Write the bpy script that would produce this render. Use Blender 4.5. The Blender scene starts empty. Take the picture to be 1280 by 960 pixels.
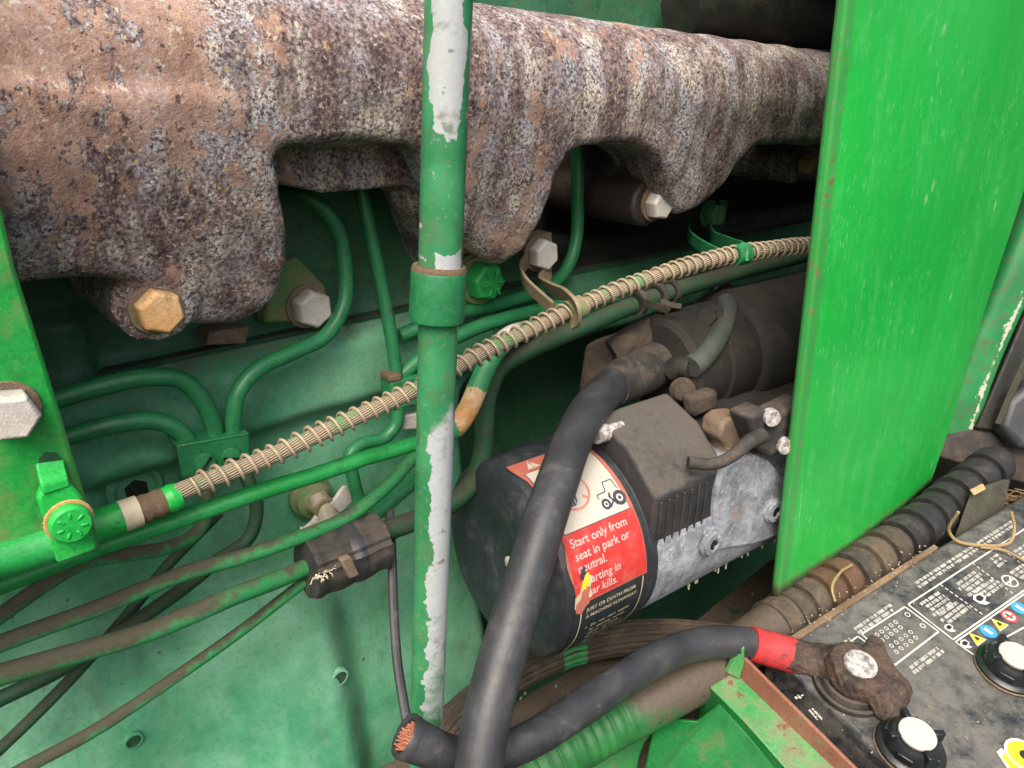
import bpy, bmesh, math, random
import numpy as np
from mathutils import Vector as V
R = math.radians
random.seed(7); rng = np.random.default_rng(7)
S = bpy.context.scene; COL = S.collection

# ------------------------------------------------------------- camera, sky, sun
PITCH = R(22); FPX = 960.0; PHI = R(50); DBLK = .37
CAM = np.array([0, 0, 1.2])
cd = bpy.data.cameras.new('camera'); cam = bpy.data.objects.new('camera', cd); COL.objects.link(cam)
cam.location = CAM; cam.rotation_euler = (math.pi/2-PITCH, 0, 0)
cd.sensor_width = 36; cd.lens = FPX/1280*36; cd.clip_start = .01; cd.clip_end = 100
S.camera = cam
w = bpy.data.worlds.new('World'); S.world = w; w.use_nodes = True
nt = w.node_tree; bg = nt.nodes['Background']; sky = nt.nodes.new('ShaderNodeTexSky')
SUN_EL, SUN_AZ = R(52), R(188)          # azimuth clockwise from +Y: behind the camera
sky.sky_type = 'NISHITA'; sky.sun_disc = False; sky.sun_elevation = SUN_EL; sky.sun_rotation = SUN_AZ
sky.air_density = 1.0; sky.dust_density = 8.0; sky.ozone_density = .6
nt.links.new(sky.outputs[0], bg.inputs[0]); bg.inputs[1].default_value = .12
sl = bpy.data.lights.new('sun', 'SUN'); sl.energy = 1.3; sl.angle = R(38); sl.color = (1, .97, .92)
so = bpy.data.objects.new('sun', sl); COL.objects.link(so)
sd = V((math.sin(SUN_AZ)*math.cos(SUN_EL), math.cos(SUN_AZ)*math.cos(SUN_EL), math.sin(SUN_EL)))
so.rotation_euler = sd.to_track_quat('Z', 'Y').to_euler(); so.location = (-.5, -1, 3)
S.view_settings.view_transform = 'Standard'; S.view_settings.look = 'None'
S.view_settings.exposure = .98; S.view_settings.gamma = 1
S.render.resolution_x = 1024; S.render.resolution_y = 768

# ------------------------------------------------------------- measuring helpers
fw = np.array([0, math.cos(PITCH), -math.sin(PITCH)]); upv = np.array([0, math.sin(PITCH), math.cos(PITCH)])
rt = np.array([1., 0, 0]); ZZ = np.array([0, 0, 1.])
eu = np.array([math.sin(PHI), math.cos(PHI), 0]); en = np.array([math.cos(PHI), -math.sin(PHI), 0])
def ray(x, y): return fw+rt*(x-640)/FPX+upv*(480-y)/FPX
def E(x, y, o=0.):                       # pixel -> point on the plane o metres out from the block face
    r = ray(x, y); return CAM+r*((DBLK-o)/-(r@en))
def DP(x, y, d): return CAM+ray(x, y)*d
def HZ(x, y, z): r = ray(x, y); return CAM+r*(z/r[2])      # z relative to the camera
def W(u, o, z): return CAM+eu*u+en*(o-DBLK)+ZZ*z
def UZ(x, y, o=0.): p = E(x, y, o)-CAM; return p@eu, p[2]
def nrm(v): return v/np.linalg.norm(v)

# ------------------------------------------------------------- objects
def wloc(o):
    p = np.zeros(3)
    while o: p += np.array(o.location); o = o.parent
    return p
def link(name, me, mat, parent=None, smooth=35):
    o = bpy.data.objects.new(name, me); COL.objects.link(o)
    if mat: me.materials.append(mat)
    if smooth:
        me.shade_smooth(); me.set_sharp_from_angle(angle=R(smooth))
    if parent: o.parent = parent
    return o
class MB:
    def __init__(s): s.v = []; s.f = []; s.uv = []
    def add(s, v, f, uv=None):
        n = len(s.v); s.v += [tuple(p) for p in v]; s.f += [tuple(i+n for i in q) for q in f]
        s.uv += [tuple(t) for t in uv] if uv is not None else [(0, 0)]*len(v)
        return s
    def build(s, name, mat, parent=None, smooth=35, bevel=0, seg=2):
        base = wloc(parent) if parent else np.mean(np.array(s.v), 0)
        me = bpy.data.meshes.new(name); vv = (np.array(s.v)-base)
        me.from_pydata([tuple(p) for p in vv.tolist()], [], s.f)
        ul = me.uv_layers.new(name='UVMap')
        li = np.empty(len(me.loops), dtype=np.int32); me.loops.foreach_get('vertex_index', li)
        ul.data.foreach_set('uv', np.array(s.uv, dtype=np.float32)[li].ravel())
        bm = bmesh.new(); bm.from_mesh(me); bmesh.ops.recalc_face_normals(bm, faces=bm.faces); bm.to_mesh(me); bm.free()
        o = link(name, me, mat, parent, smooth)
        if not parent: o.location = base
        if bevel:
            b = o.modifiers.new('bevel', 'BEVEL'); b.width = bevel; b.segments = seg; b.limit_method = 'ANGLE'; b.angle_limit = R(35)
        return o
def tag(o, label, cat, group=None):
    o['label'] = label; o['category'] = cat
    if group: o['group'] = group
    return o
def thing(name, loc, label, cat, group=None):
    o = bpy.data.objects.new(name, None); COL.objects.link(o); o.location = loc; o.empty_display_size = .02
    return tag(o, label, cat, group)

# ------------------------------------------------------------- shapes
def spline(pts, res=8):
    P = [np.array(p, float) for p in pts]
    if len(P) == 2: return np.array([P[0]+(P[1]-P[0])*t for t in np.linspace(0, 1, res+1)]), np.linspace(0, 1, res+1)
    P = [2*P[0]-P[1]]+P+[2*P[-1]-P[-2]]; out = []; tt = []
    for i in range(1, len(P)-2):
        a, b, c, d = P[i-1:i+3]
        for k in range(res):
            t = k/res
            t0 = 0; t1 = np.linalg.norm(b-a)**.5+1e-9; t2 = t1+np.linalg.norm(c-b)**.5+1e-9; t3 = t2+np.linalg.norm(d-c)**.5+1e-9
            x = t1+(t2-t1)*t
            A1 = (t1-x)/(t1-t0)*a+(x-t0)/(t1-t0)*b; A2 = (t2-x)/(t2-t1)*b+(x-t1)/(t2-t1)*c; A3 = (t3-x)/(t3-t2)*c+(x-t2)/(t3-t2)*d
            B1 = (t2-x)/(t2-t0)*A1+(x-t0)/(t2-t0)*A2; B2 = (t3-x)/(t3-t1)*A2+(x-t1)/(t3-t1)*A3
            out.append((t2-x)/(t2-t1)*B1+(x-t1)/(t2-t1)*B2); tt.append(i-1+t)
    out.append(P[-2]); tt.append(len(P)-3)
    return np.array(out), np.array(tt)/(len(P)-3)
def resample(C, n):
    L = np.r_[0, np.cumsum(np.linalg.norm(np.diff(C, axis=0), axis=1))]
    s = np.linspace(0, L[-1], n)
    return np.stack([np.interp(s, L, C[:, k]) for k in range(3)], 1), s
def frames(C, hint=None):
    T = np.gradient(C, axis=0); T /= np.linalg.norm(T, axis=1)[:, None]
    h = np.array(hint if hint is not None else ZZ, float)
    if abs(h@T[0]) > .95: h = rt
    N = [nrm(h-T[0]*(h@T[0]))]
    for i in range(1, len(C)):
        v = N[-1]-T[i]*(N[-1]@T[i]); N.append(nrm(v))
    N = np.array(N); return T, N, np.cross(T, N)
def sweep(pts, sec, res=8, hint=None, scale=None, caps=True, n=None, closed=True):
    """sec: list of (a,b) in metres along N and B, or a function of t"""
    C, tt = spline(pts, res)
    if n: C, s = resample(C, n); tt = np.linspace(0, 1, n)
    else: s = np.r_[0, np.cumsum(np.linalg.norm(np.diff(C, axis=0), axis=1))]
    T, N, B = frames(C, hint); m = len(sec); sec = np.array(sec)
    v = []; uv = []; f = []
    for i in range(len(C)):
        k = scale(tt[i], s[i]) if scale else 1
        for j in range(m):
            v.append(C[i]+N[i]*sec[j, 0]*k+B[i]*sec[j, 1]*k); uv.append((j/m, s[i]))
    for i in range(len(C)-1):
        for j in range(m):
            a = i*m+j; b = i*m+(j+1) % m; f.append((a, b, b+m, a+m))
    if caps: f.append(tuple(range(m))); f.append(tuple(range((len(C)-1)*m, len(C)*m)))
    return v, f, uv
def circ(r, n=14): return [(r*math.cos(2*math.pi*i/n), r*math.sin(2*math.pi*i/n)) for i in range(n)]
def tube(pts, r, seg=14, res=8, hint=None, caps=True, n=None, scale=None):
    if not np.isscalar(r):
        rr = np.array(r); ks = np.linspace(0, 1, len(rr)); sc = lambda t, s: np.interp(t, ks, rr)
        return sweep(pts, circ(1, seg), res, hint, sc, caps, n)
    return sweep(pts, circ(r, seg), res, hint, scale, caps, n)
def lathe(prof, c, ax, seg=24, x=None, ph=0):
    c = np.array(c, float); ax = nrm(np.array(ax, float)); h = np.array(x, float) if x is not None else (ZZ if abs(ax[2]) < .9 else rt)
    a = nrm(h-ax*(h@ax)); b = np.cross(ax, a); v = []; f = []; uv = []
    for r, z in prof:
        for j in range(seg):
            t = 2*math.pi*j/seg+ph; v.append(c+ax*z+(a*math.cos(t)+b*math.sin(t))*max(r, 1e-5)); uv.append((j/seg, z))
    for i in range(len(prof)-1):
        for j in range(seg):
            p = i*seg+j; q = i*seg+(j+1) % seg; f.append((p, q, q+seg, p+seg))
    if prof[0][0] > 1e-4: f.append(tuple(range(seg)))
    if prof[-1][0] > 1e-4: f.append(tuple(range((len(prof)-1)*seg, len(prof)*seg)))
    return v, f, uv
def prism(poly, d):
    n = len(poly); d = np.array(d); v = [np.array(p) for p in poly]+[np.array(p)+d for p in poly]
    f = [tuple(range(n)), tuple(range(n, 2*n))]+[(i, (i+1) % n, n+(i+1) % n, n+i) for i in range(n)]
    return v, f
def box(c, ax, ay, az):                   # half-axis vectors
    c, ax, ay, az = [np.array(k, float) for k in (c, ax, ay, az)]
    v = [c+i*ax+j*ay+k*az for i in (-1, 1) for j in (-1, 1) for k in (-1, 1)]
    return v, [(0, 1, 3, 2), (4, 5, 7, 6), (0, 1, 5, 4), (2, 3, 7, 6), (0, 2, 6, 4), (1, 3, 7, 5)]
def hexhead(c, ax, af, h, ph=0, x=None):
    Rr = af/math.sqrt(3)
    return lathe([(Rr*.97, 0), (Rr, h*.08), (Rr, h*.78), (Rr*.95, h*.9), (Rr*.85, h), (Rr*.5, h*1.0), (0, h*.99)], c, ax, 6, x, ph)
def bolt(c, ax, af, h, mat, parent, ph=0, washer=True, wmat=None, name='bolt', marks=0):
    c = np.array(c, float); wt = af*.12
    b = MB().add(*hexhead(c+ax*(wt if washer else 0), ax, af, h, ph)).build(name, mat, parent, 25, bevel=af*.03)
    if washer:
        MB().add(*lathe([(0, 0), (af*.66, 0), (af*.68, wt*.5), (af*.66, wt), (0, wt)], c, ax, 28)).build('washer', wmat or mat, b)
    if marks:
        a = nrm(ZZ-ax*(ZZ@ax)); bb = np.cross(ax, a)
        for k in range(marks):
            t = 2*math.pi*k/marks+ph+.3; d = a*math.cos(t)+bb*math.sin(t); q = np.cross(ax, d)
            MB().add(*box(c+ax*(wt+h)+d*af*.3, d*af*.1, q*af*.03, ax*af*.03)).build('grade_mark', mat, b, bevel=af*.01)
    return b
def sdf_mesh(fn, lo, hi, st):
    """naive surface nets of fn(u,o,z) < 0 in engine coordinates, returned in world space"""
    ax = [np.arange(lo[k], hi[k]+st, st) for k in range(3)]
    G = np.meshgrid(*ax, indexing='ij'); F = fn(*G).astype(np.float32); n = F.shape
    ins = F < 0; c = tuple(k-1 for k in n); acc = np.zeros(c+(3,)); cnt = np.zeros(c)
    cor = [(i, j, k) for i in (0, 1) for j in (0, 1) for k in (0, 1)]
    sl = lambda A, q: A[q[0]:n[0]-1+q[0], q[1]:n[1]-1+q[1], q[2]:n[2]-1+q[2]]
    for a in cor:
        for k in range(3):
            if a[k] == 0:
                b = list(a); b[k] = 1; b = tuple(b); fa, fb = sl(F, a), sl(F, b); m = sl(ins, a) != sl(ins, b)
                t = np.where(m, fa/np.where(m, fa-fb, 1), 0)
                for q in range(3): acc[..., q] += np.where(m, a[q]+(t if q == k else 0), 0)
                cnt += m
    act = cnt > 0; idx = -np.ones(c, dtype=np.int64); idx[act] = np.arange(act.sum())
    P = (np.argwhere(act)+acc[act]/cnt[act][:, None])*st+np.array(lo)
    Q = []
    for k in range(3):
        i, j = [q for q in range(3) if q != k]
        sa = [slice(1, -1)]*3; sa[k] = slice(0, -1); sb = list(sa); sb[k] = slice(1, None)
        m = ins[tuple(sa)] != ins[tuple(sb)]; w_ = np.argwhere(m)
        base = w_.copy(); base[:, i] += 1; base[:, j] += 1
        def at(di, dj):
            b = base.copy(); b[:, i] -= di; b[:, j] -= dj; return idx[b[:, 0], b[:, 1], b[:, 2]]
        Q.append(np.stack([at(0, 0), at(1, 0), at(1, 1), at(0, 1)], 1))
    Q = np.concatenate(Q); Q = Q[(Q >= 0).all(1)]
    wv = CAM+np.outer(P[:, 0], eu)+np.outer(P[:, 1]-DBLK, en)+np.outer(P[:, 2], ZZ)
    return wv, [tuple(q) for q in Q.tolist()]
def smin(a, b, k): h = np.clip(.5+.5*(b-a)/k, 0, 1); return b*(1-h)+a*h-k*h*(1-h)
def cap_sdf(u, o, z, p0, p1, r0, r1, s0=1, s1=1):
    d = np.array(p1)-np.array(p0); h = np.clip(((u-p0[0])*d[0]+(o-p0[1])*d[1]+(z-p0[2])*d[2])/(d@d), 0, 1)
    return np.sqrt(((u-p0[0]-h*d[0])/(s0+(s1-s0)*h))**2+(o-p0[1]-h*d[1])**2+(z-p0[2]-h*d[2])**2)-(r0+(r1-r0)*h)
def text_mesh(body, size, bold=0):
    cu = bpy.data.curves.new('t', 'FONT'); cu.body = body; cu.size = size; cu.offset = bold; cu.resolution_u = 3
    ob = bpy.data.objects.new('t', cu); COL.objects.link(ob)
    me = bpy.data.meshes.new_from_object(ob.evaluated_get(bpy.context.evaluated_depsgraph_get()))
    v = [tuple(p.co) for p in me.vertices]; f = [tuple(p.vertices) for p in me.polygons]
    bpy.data.objects.remove(ob); bpy.data.curves.remove(cu); bpy.data.meshes.remove(me)
    return v, f

# ------------------------------------------------------------- materials
class MAT:
    def __init__(s, name):
        s.m = bpy.data.materials.new(name); s.m.use_nodes = True; s.t = s.m.node_tree
        s.b = s.t.nodes['Principled BSDF']; s.co = s.t.nodes.new('ShaderNodeTexCoord'); s.obj = s.co.outputs['Object']
        s.geo = s.t.nodes.new('ShaderNodeNewGeometry')
    def n(s, typ, **k):
        x = s.t.nodes.new(typ)
        for a, b in k.items(): setattr(x, a, b)
        return x
    def put(s, sock, val):
        if hasattr(val, 'links') or isinstance(val, bpy.types.NodeSocket): s.t.links.new(val, sock)
        elif isinstance(val, tuple) and len(val) == 3 and sock.type == 'RGBA': sock.default_value = (*val, 1)
        else: sock.default_value = val
    def map(s, sc, vec=None, loc=(0, 0, 0)):
        x = s.n('ShaderNodeMapping'); s.put(x.inputs[0], vec or s.obj); x.inputs[3].default_value = sc; x.inputs[1].default_value = loc
        return x.outputs[0]
    def noise(s, sc, det=4, ro=.55, vec=None, dist=0):
        x = s.n('ShaderNodeTexNoise'); s.put(x.inputs['Vector'], vec or s.obj); x.inputs['Scale'].default_value = sc
        x.inputs['Detail'].default_value = det; x.inputs['Roughness'].default_value = ro; x.inputs['Distortion'].default_value = dist
        return x.outputs[0]
    def vor(s, sc, feat='F1', vec=None, out=0):
        x = s.n('ShaderNodeTexVoronoi', feature=feat); s.put(x.inputs['Vector'], vec or s.obj); x.inputs['Scale'].default_value = sc
        return x.outputs[out]
    def step(s, x, a, b):
        if a > b: return s.op('SUBTRACT', 1., s.step(x, b, a))
        y = s.n('ShaderNodeMapRange', interpolation_type='SMOOTHSTEP'); s.put(y.inputs[0], x); y.inputs[1].default_value = a; y.inputs[2].default_value = b
        return y.outputs[0]
    def op(s, o, a, b=0., c=0.):
        y = s.n('ShaderNodeMath', operation=o); s.put(y.inputs[0], a); s.put(y.inputs[1], b); s.put(y.inputs[2], c); return y.outputs[0]
    def mix(s, f, a, b):
        y = s.n('ShaderNodeMix', data_type='RGBA'); s.put(y.inputs[0], f); s.put(y.inputs[6], a); s.put(y.inputs[7], b); return y.outputs[2]
    def xyz(s, vec): y = s.n('ShaderNodeSeparateXYZ'); s.put(y.inputs[0], vec); return y.outputs
    def upf(s): return s.xyz(s.geo.outputs['Normal'])[2]
    def out(s, col, rough=.6, bump=None, strength=.4, dist=.0015, metal=0., spec=None):
        s.put(s.b.inputs['Base Color'], col); s.put(s.b.inputs['Roughness'], rough); s.put(s.b.inputs['Metallic'], metal)
        if spec is not None: s.b.inputs['Specular IOR Level'].default_value = spec
        if bump is not None:
            y = s.n('ShaderNodeBump'); s.put(y.inputs['Height'], bump); y.inputs['Strength'].default_value = strength; y.inputs['Distance'].default_value = dist
            s.t.links.new(y.outputs[0], s.b.inputs['Normal'])
        return s.m
def k3(c, k): return tuple(x*k for x in c)

def weathered(name, base, faded=None, dirt=(.07, .05, .035), dirt_a=.35, updirt=0., chip=None, chip_a=.06, rough=.5, sc=1., bump=.35, fine=.5, chip_sc=90, streak=0., left=0.):
    m = MAT(name); faded = faded or k3(base, 1.5)
    n1 = m.noise(28*sc, 5, .6); n2 = m.noise(120*sc, 5, .65); n3 = m.noise(700*sc, 3, .6)
    c = m.mix(m.step(n1, .35, .68), base, faded)
    c = m.mix(m.op('MULTIPLY', m.step(n3, .38, .7), .4), c, k3(base, .5))
    c = m.mix(m.op('MULTIPLY', m.step(m.noise(1300, 2), .60, .72), .35), c, k3(faded, 1.5))
    c = m.mix(m.op('MULTIPLY', m.step(m.noise(170, 6, .75), .57, .68), .55), c, k3(dirt, .8))
    c = m.mix(m.op('MULTIPLY', m.step(m.noise(75, 6, .7), .48, .30), .45), c, k3(base, .45))
    if streak:
        st = m.noise(60, 4, .6, m.map((3, 3, .35)))
        c = m.mix(m.op('MULTIPLY', m.step(st, .5, .8), streak), c, k3((.8, .8, .72), .75))
    d = m.op('ADD', m.op('MULTIPLY', n2, .6), m.op('MULTIPLY', n1, .5))
    if updirt: d = m.op('ADD', d, m.op('MULTIPLY', m.upf(), updirt))
    if left: d = m.op('ADD', d, m.op('MULTIPLY', m.op('SUBTRACT', 1., m.step(m.xyz(m.geo.outputs['Position'])[0], -.19, -.07)), left))
    dm = m.step(d, .70-dirt_a*.5, .97-dirt_a*.4)
    dc = m.mix(m.noise(380, 5, .7), k3(dirt, .7), k3(dirt, 1.5))
    c = m.mix(m.op('MULTIPLY', dm, .9), c, dc)
    hgt = m.op('ADD', m.op('MULTIPLY', n2, .6), m.op('MULTIPLY', n3, fine))
    if chip:
        nc = m.noise(chip_sc, 6, .62); cm = m.step(nc, .72-chip_a, .735-chip_a)
        c = m.mix(cm, c, m.mix(n3, chip, k3(chip, .5))); hgt = m.op('SUBTRACT', hgt, m.op('MULTIPLY', cm, .5))
    r = m.op('ADD', rough-.1, m.op('MULTIPLY', dm, .35)); r = m.op('ADD', r, m.op('MULTIPLY', n2, .2))
    return m.out(c, r, hgt, bump, .0012)
GR = (.014, .27, .05)                     # tractor green
M = {}
def rust_mat():
    m = MAT('scaled_rust')
    big = m.noise(9, 3, .5); nb = m.noise(36, 8, .70, m.map((1, 1, .7)), .2); nf = m.noise(560, 5, .75); nm = m.noise(150, 6, .7); sp8 = m.noise(900, 3, .8)
    c = m.mix(m.step(nm, .32, .68), (.088, .056, .054), (.215, .150, .142))
    c = m.mix(m.op('MULTIPLY', m.step(nf, .47, .66), .85), c, (.40, .345, .34))
    c = m.mix(m.op('MULTIPLY', m.step(nf, .47, .36), .85), c, (.034, .022, .025))
    c = m.mix(m.op('MULTIPLY', m.step(m.noise(70, 7, .7), .50, .36), .6), c, (.052, .032, .032))
    # bare orange brown scale, in patches with ragged edges, most of it on the upper front
    pe = m.op('ADD', nb, m.op('MULTIPLY', m.op('SUBTRACT', nm, .5), .40)); pe = m.op('ADD', pe, m.op('MULTIPLY', m.op('SUBTRACT', big, .5), .7))
    pe = m.op('ADD', pe, m.op('MULTIPLY', m.xyz(m.obj)[2], .7)); pe = m.op('SUBTRACT', pe, m.op('MULTIPLY', m.xyz(m.obj)[0], .22))
    pm = m.step(pe, .625, .665)
    orange = m.mix(m.step(m.noise(110, 6, .75), .35, .65), (.29, .165, .12), (.47, .31, .24))
    orange = m.mix(m.op('MULTIPLY', m.step(nf, .50, .70), .55), orange, (.17, .105, .085)); orange = m.mix(m.op('MULTIPLY', m.step(sp8, .56, .66), .45), orange, (.50, .38, .29))
    c = m.mix(m.op('MULTIPLY', pm, .92), c, orange)
    # pale ash, in streaks running down
    st = m.noise(34, 6, .65, m.map((1.9, 1.9, .30))); g = m.noise(640, 4, .8)
    stm = m.op('MULTIPLY', m.step(st, .40, .62), m.step(g, .43, .58)); stm = m.op('MULTIPLY', stm, m.op('SUBTRACT', 1., m.op('MULTIPLY', pm, .7)))
    c = m.mix(m.op('MULTIPLY', stm, .95), c, m.mix(m.step(m.noise(45, 3), .4, .6), (.52, .53, .60), (.72, .69, .60)))
    # cream and orange grains
    v = m.noise(400, 2, .6); spk = m.op('MULTIPLY', m.step(v, .60, .65), m.step(m.noise(40, 3), .40, .55))
    c = m.mix(m.op('MULTIPLY', spk, .8), c, m.mix(m.step(m.noise(240, 1), .46, .54), (.52, .38, .21), (.58, .55, .50)))
    c = m.mix(m.op('MULTIPLY', m.step(m.noise(300, 3, .6, m.map((1, 1, 1), loc=(2, 5, 1))), .62, .67), .75), c, (.025, .018, .020))
    h = m.op('ADD', m.op('MULTIPLY', nf, .9), m.op('MULTIPLY', nm, 1.0)); h = m.op('SUBTRACT', h, m.op('MULTIPLY', pm, .45))
    return m.out(c, .85, h, .7, .0012, spec=.25)
M['rust'] = rust_mat()
M['paint'] = weathered('fresh_green_paint', (.016, .40, .06), (.03, .50, .09), dirt_a=.22, chip=(.35, .33, .25), chip_a=.015, rough=.38, bump=.2, fine=.15)
M['plate'] = weathered('grimy_green_plate', (.014, .30, .05), (.05, .36, .07), dirt=(.17, .155, .06), dirt_a=.46, rough=.45, bump=.25, fine=.2, sc=.8)
M['tube'] = weathered('green_line_paint', (.018, .17, .062), (.032, .235, .09), dirt_a=.18, chip=(.26, .16, .1), chip_a=.02, rough=.42, bump=.25, fine=.25)
M['tube_bright'] = weathered('bright_line_paint', (.014, .27, .055), (.03, .34, .085), dirt_a=.15, chip=(.3, .2, .12), chip_a=.01, rough=.4, bump=.2, fine=.2)
M['tube_brown'] = weathered('muddy_line_paint', (.018, .21, .06), (.035, .27, .085), dirt=(.060, .040, .032), dirt_a=.02, updirt=.24, left=.34, rough=.6, bump=.35, fine=.4)
M['tube_grime'] = weathered('grimy_line', (.010, .062, .025), (.018, .09, .036), dirt=(.045, .033, .026), dirt_a=.42, updirt=.15, rough=.65, bump=.4, fine=.4)
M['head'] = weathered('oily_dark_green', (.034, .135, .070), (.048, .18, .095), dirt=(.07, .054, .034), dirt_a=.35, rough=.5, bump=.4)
M['greasy_shade_rust'] = weathered('greasy_shaded_rust', (.028, .020, .018), (.05, .036, .032), dirt=(.015, .012, .011), dirt_a=.4, rough=.5, sc=1.5, bump=.6)
M['dark'] = weathered('oily_shade_black', (.008, .010, .008), (.014, .018, .012), dirt=(.02, .015, .01), dirt_a=.4, rough=.55, bump=.5)  # black grime colour, also used to paint shade in recess and bores
def block_mat():
    m = MAT('chalky_faded_green')
    n1 = m.noise(11, 5, .6, None, .4); n2 = m.noise(55, 6, .68); n3 = m.noise(420, 4, .65)
    c = m.mix(m.step(n1, .36, .64), (.055, .28, .14), (.16, .43, .255))
    c = m.mix(m.op('MULTIPLY', m.step(n2, .42, .8), .5), c, (.26, .50, .36))
    c = m.mix(m.op('MULTIPLY', m.step(n3, .45, .75), .35), c, (.02, .15, .07))
    up = m.upf(); d = m.op('ADD', m.op('MULTIPLY', up, .50), m.op('MULTIPLY', n2, .75)); dm = m.step(d, .66, .98)
    dm = m.op('MULTIPLY', dm, m.step(m.xyz(m.geo.outputs['Position'])[2], .98, 1.04)); c = m.mix(m.op('MULTIPLY', dm, .92), c, m.mix(n3, (.075, .055, .035), (.15, .115, .075)))
    c = m.mix(m.op('MULTIPLY', m.step(m.noise(130, 6, .75), .60, .72), .5), c, (.05, .13, .07))
    st = m.step(m.noise(24, 6, .66, m.map((1.6, 1.6, .6))), .50, .76)
    c = m.mix(m.op('MULTIPLY', st, .45), c, (.10, .085, .05))
    pits = m.step(m.noise(150, 2), .72, .76); c = m.mix(m.op('MULTIPLY', pits, .8), c, (.03, .03, .02))
    return m.out(c, m.op('ADD', .68, m.op('MULTIPLY', dm, .2)), m.op('ADD', m.op('MULTIPLY', n2, .7), m.op('MULTIPLY', n3, .45)), .4, .0014)
M['block'] = block_mat()
def panel_mat():
    m = MAT('panel_green')
    n1 = m.noise(7, 4, .6); n2 = m.noise(70, 5, .65); n3 = m.noise(600, 3)
    c = m.mix(m.step(n1, .3, .7), (.008, .36, .045), (.014, .46, .06))
    st = m.noise(42, 5, .6, m.map((2.6, 2.6, .5))); c = m.mix(m.op('MULTIPLY', m.step(st, .46, .85), .26), c, (.16, .52, .2))
    sp = m.op('MULTIPLY', m.op('SUBTRACT', 1., m.step(m.vor(85, vec=m.map((1, 1, .6))), .06, .26)), m.step(m.noise(14, 2), .53, .62))
    c = m.mix(m.op('MULTIPLY', sp, .5), c, (.38, .62, .36))
    sc = m.step(m.noise(30, 8, .7, m.map((1, 1, .12)), 2.), .68, .70); c = m.mix(m.op('MULTIPLY', sc, .4), c, (.35, .6, .35))
    fs = m.noise(210, 4, .65, m.map((2.2, 2.2, .7)), .3); c = m.mix(m.op('MULTIPLY', m.op('MULTIPLY', m.step(fs, .57, .68), m.step(m.noise(12, 3), .36, .62)), .5), c, (.22, .58, .26))
    ds = m.noise(420, 4, .7, m.map((1.5, 1.5, .6))); c = m.mix(m.op('MULTIPLY', m.step(ds, .56, .68), .35), c, (.006, .25, .03))
    sf = m.noise(20, 6, .7, m.map((3, 3, 1), loc=(1, 1, 1)), 1.2); c = m.mix(m.op('MULTIPLY', m.step(sf, .55, .75), .30), c, (.10, .50, .15))
    c = m.mix(m.op('MULTIPLY', m.step(m.noise(9, 6, .7, None, .8), .52, .72), .35), c, (.010, .24, .035))
    uv = m.xyz(m.co.outputs['UV'])
    # grime and chips along the rolled edge, mud along the foot
    ed = m.op('SUBTRACT', 1., m.step(uv[0], .012, .028)); cm = m.op('MULTIPLY', ed, m.step(m.noise(190, 6, .7), .57, .64))
    c = m.mix(m.op('MULTIPLY', ed, .6), c, (.05, .20, .06)); c = m.mix(cm, c, m.mix(m.noise(250, 3), (.10, .055, .04), (.26, .22, .09)))
    ft = m.op('ADD', m.op('MULTIPLY', uv[1], 26.), m.op('MULTIPLY', n2, .9)); fm = m.op('SUBTRACT', 1., m.step(ft, .42, .85))
    c = m.mix(m.op('MULTIPLY', fm, .85), c, (.17, .135, .085))
    return m.out(c, m.op('ADD', .22, m.op('MULTIPLY', m.noise(26, 5, .7), .42)), m.op('ADD', n2, m.op('MULTIPLY', n3, .2)), .10, .001)
M['panel'] = panel_mat(); M['panel'].node_tree.nodes['Principled BSDF'].inputs['Coat Weight'].default_value = .35; M['panel'].node_tree.nodes['Principled BSDF'].inputs['Coat Roughness'].default_value = .18
PV = float(np.linalg.norm(E(549.5, 336, .125)-E(563, -60, .125)))
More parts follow.
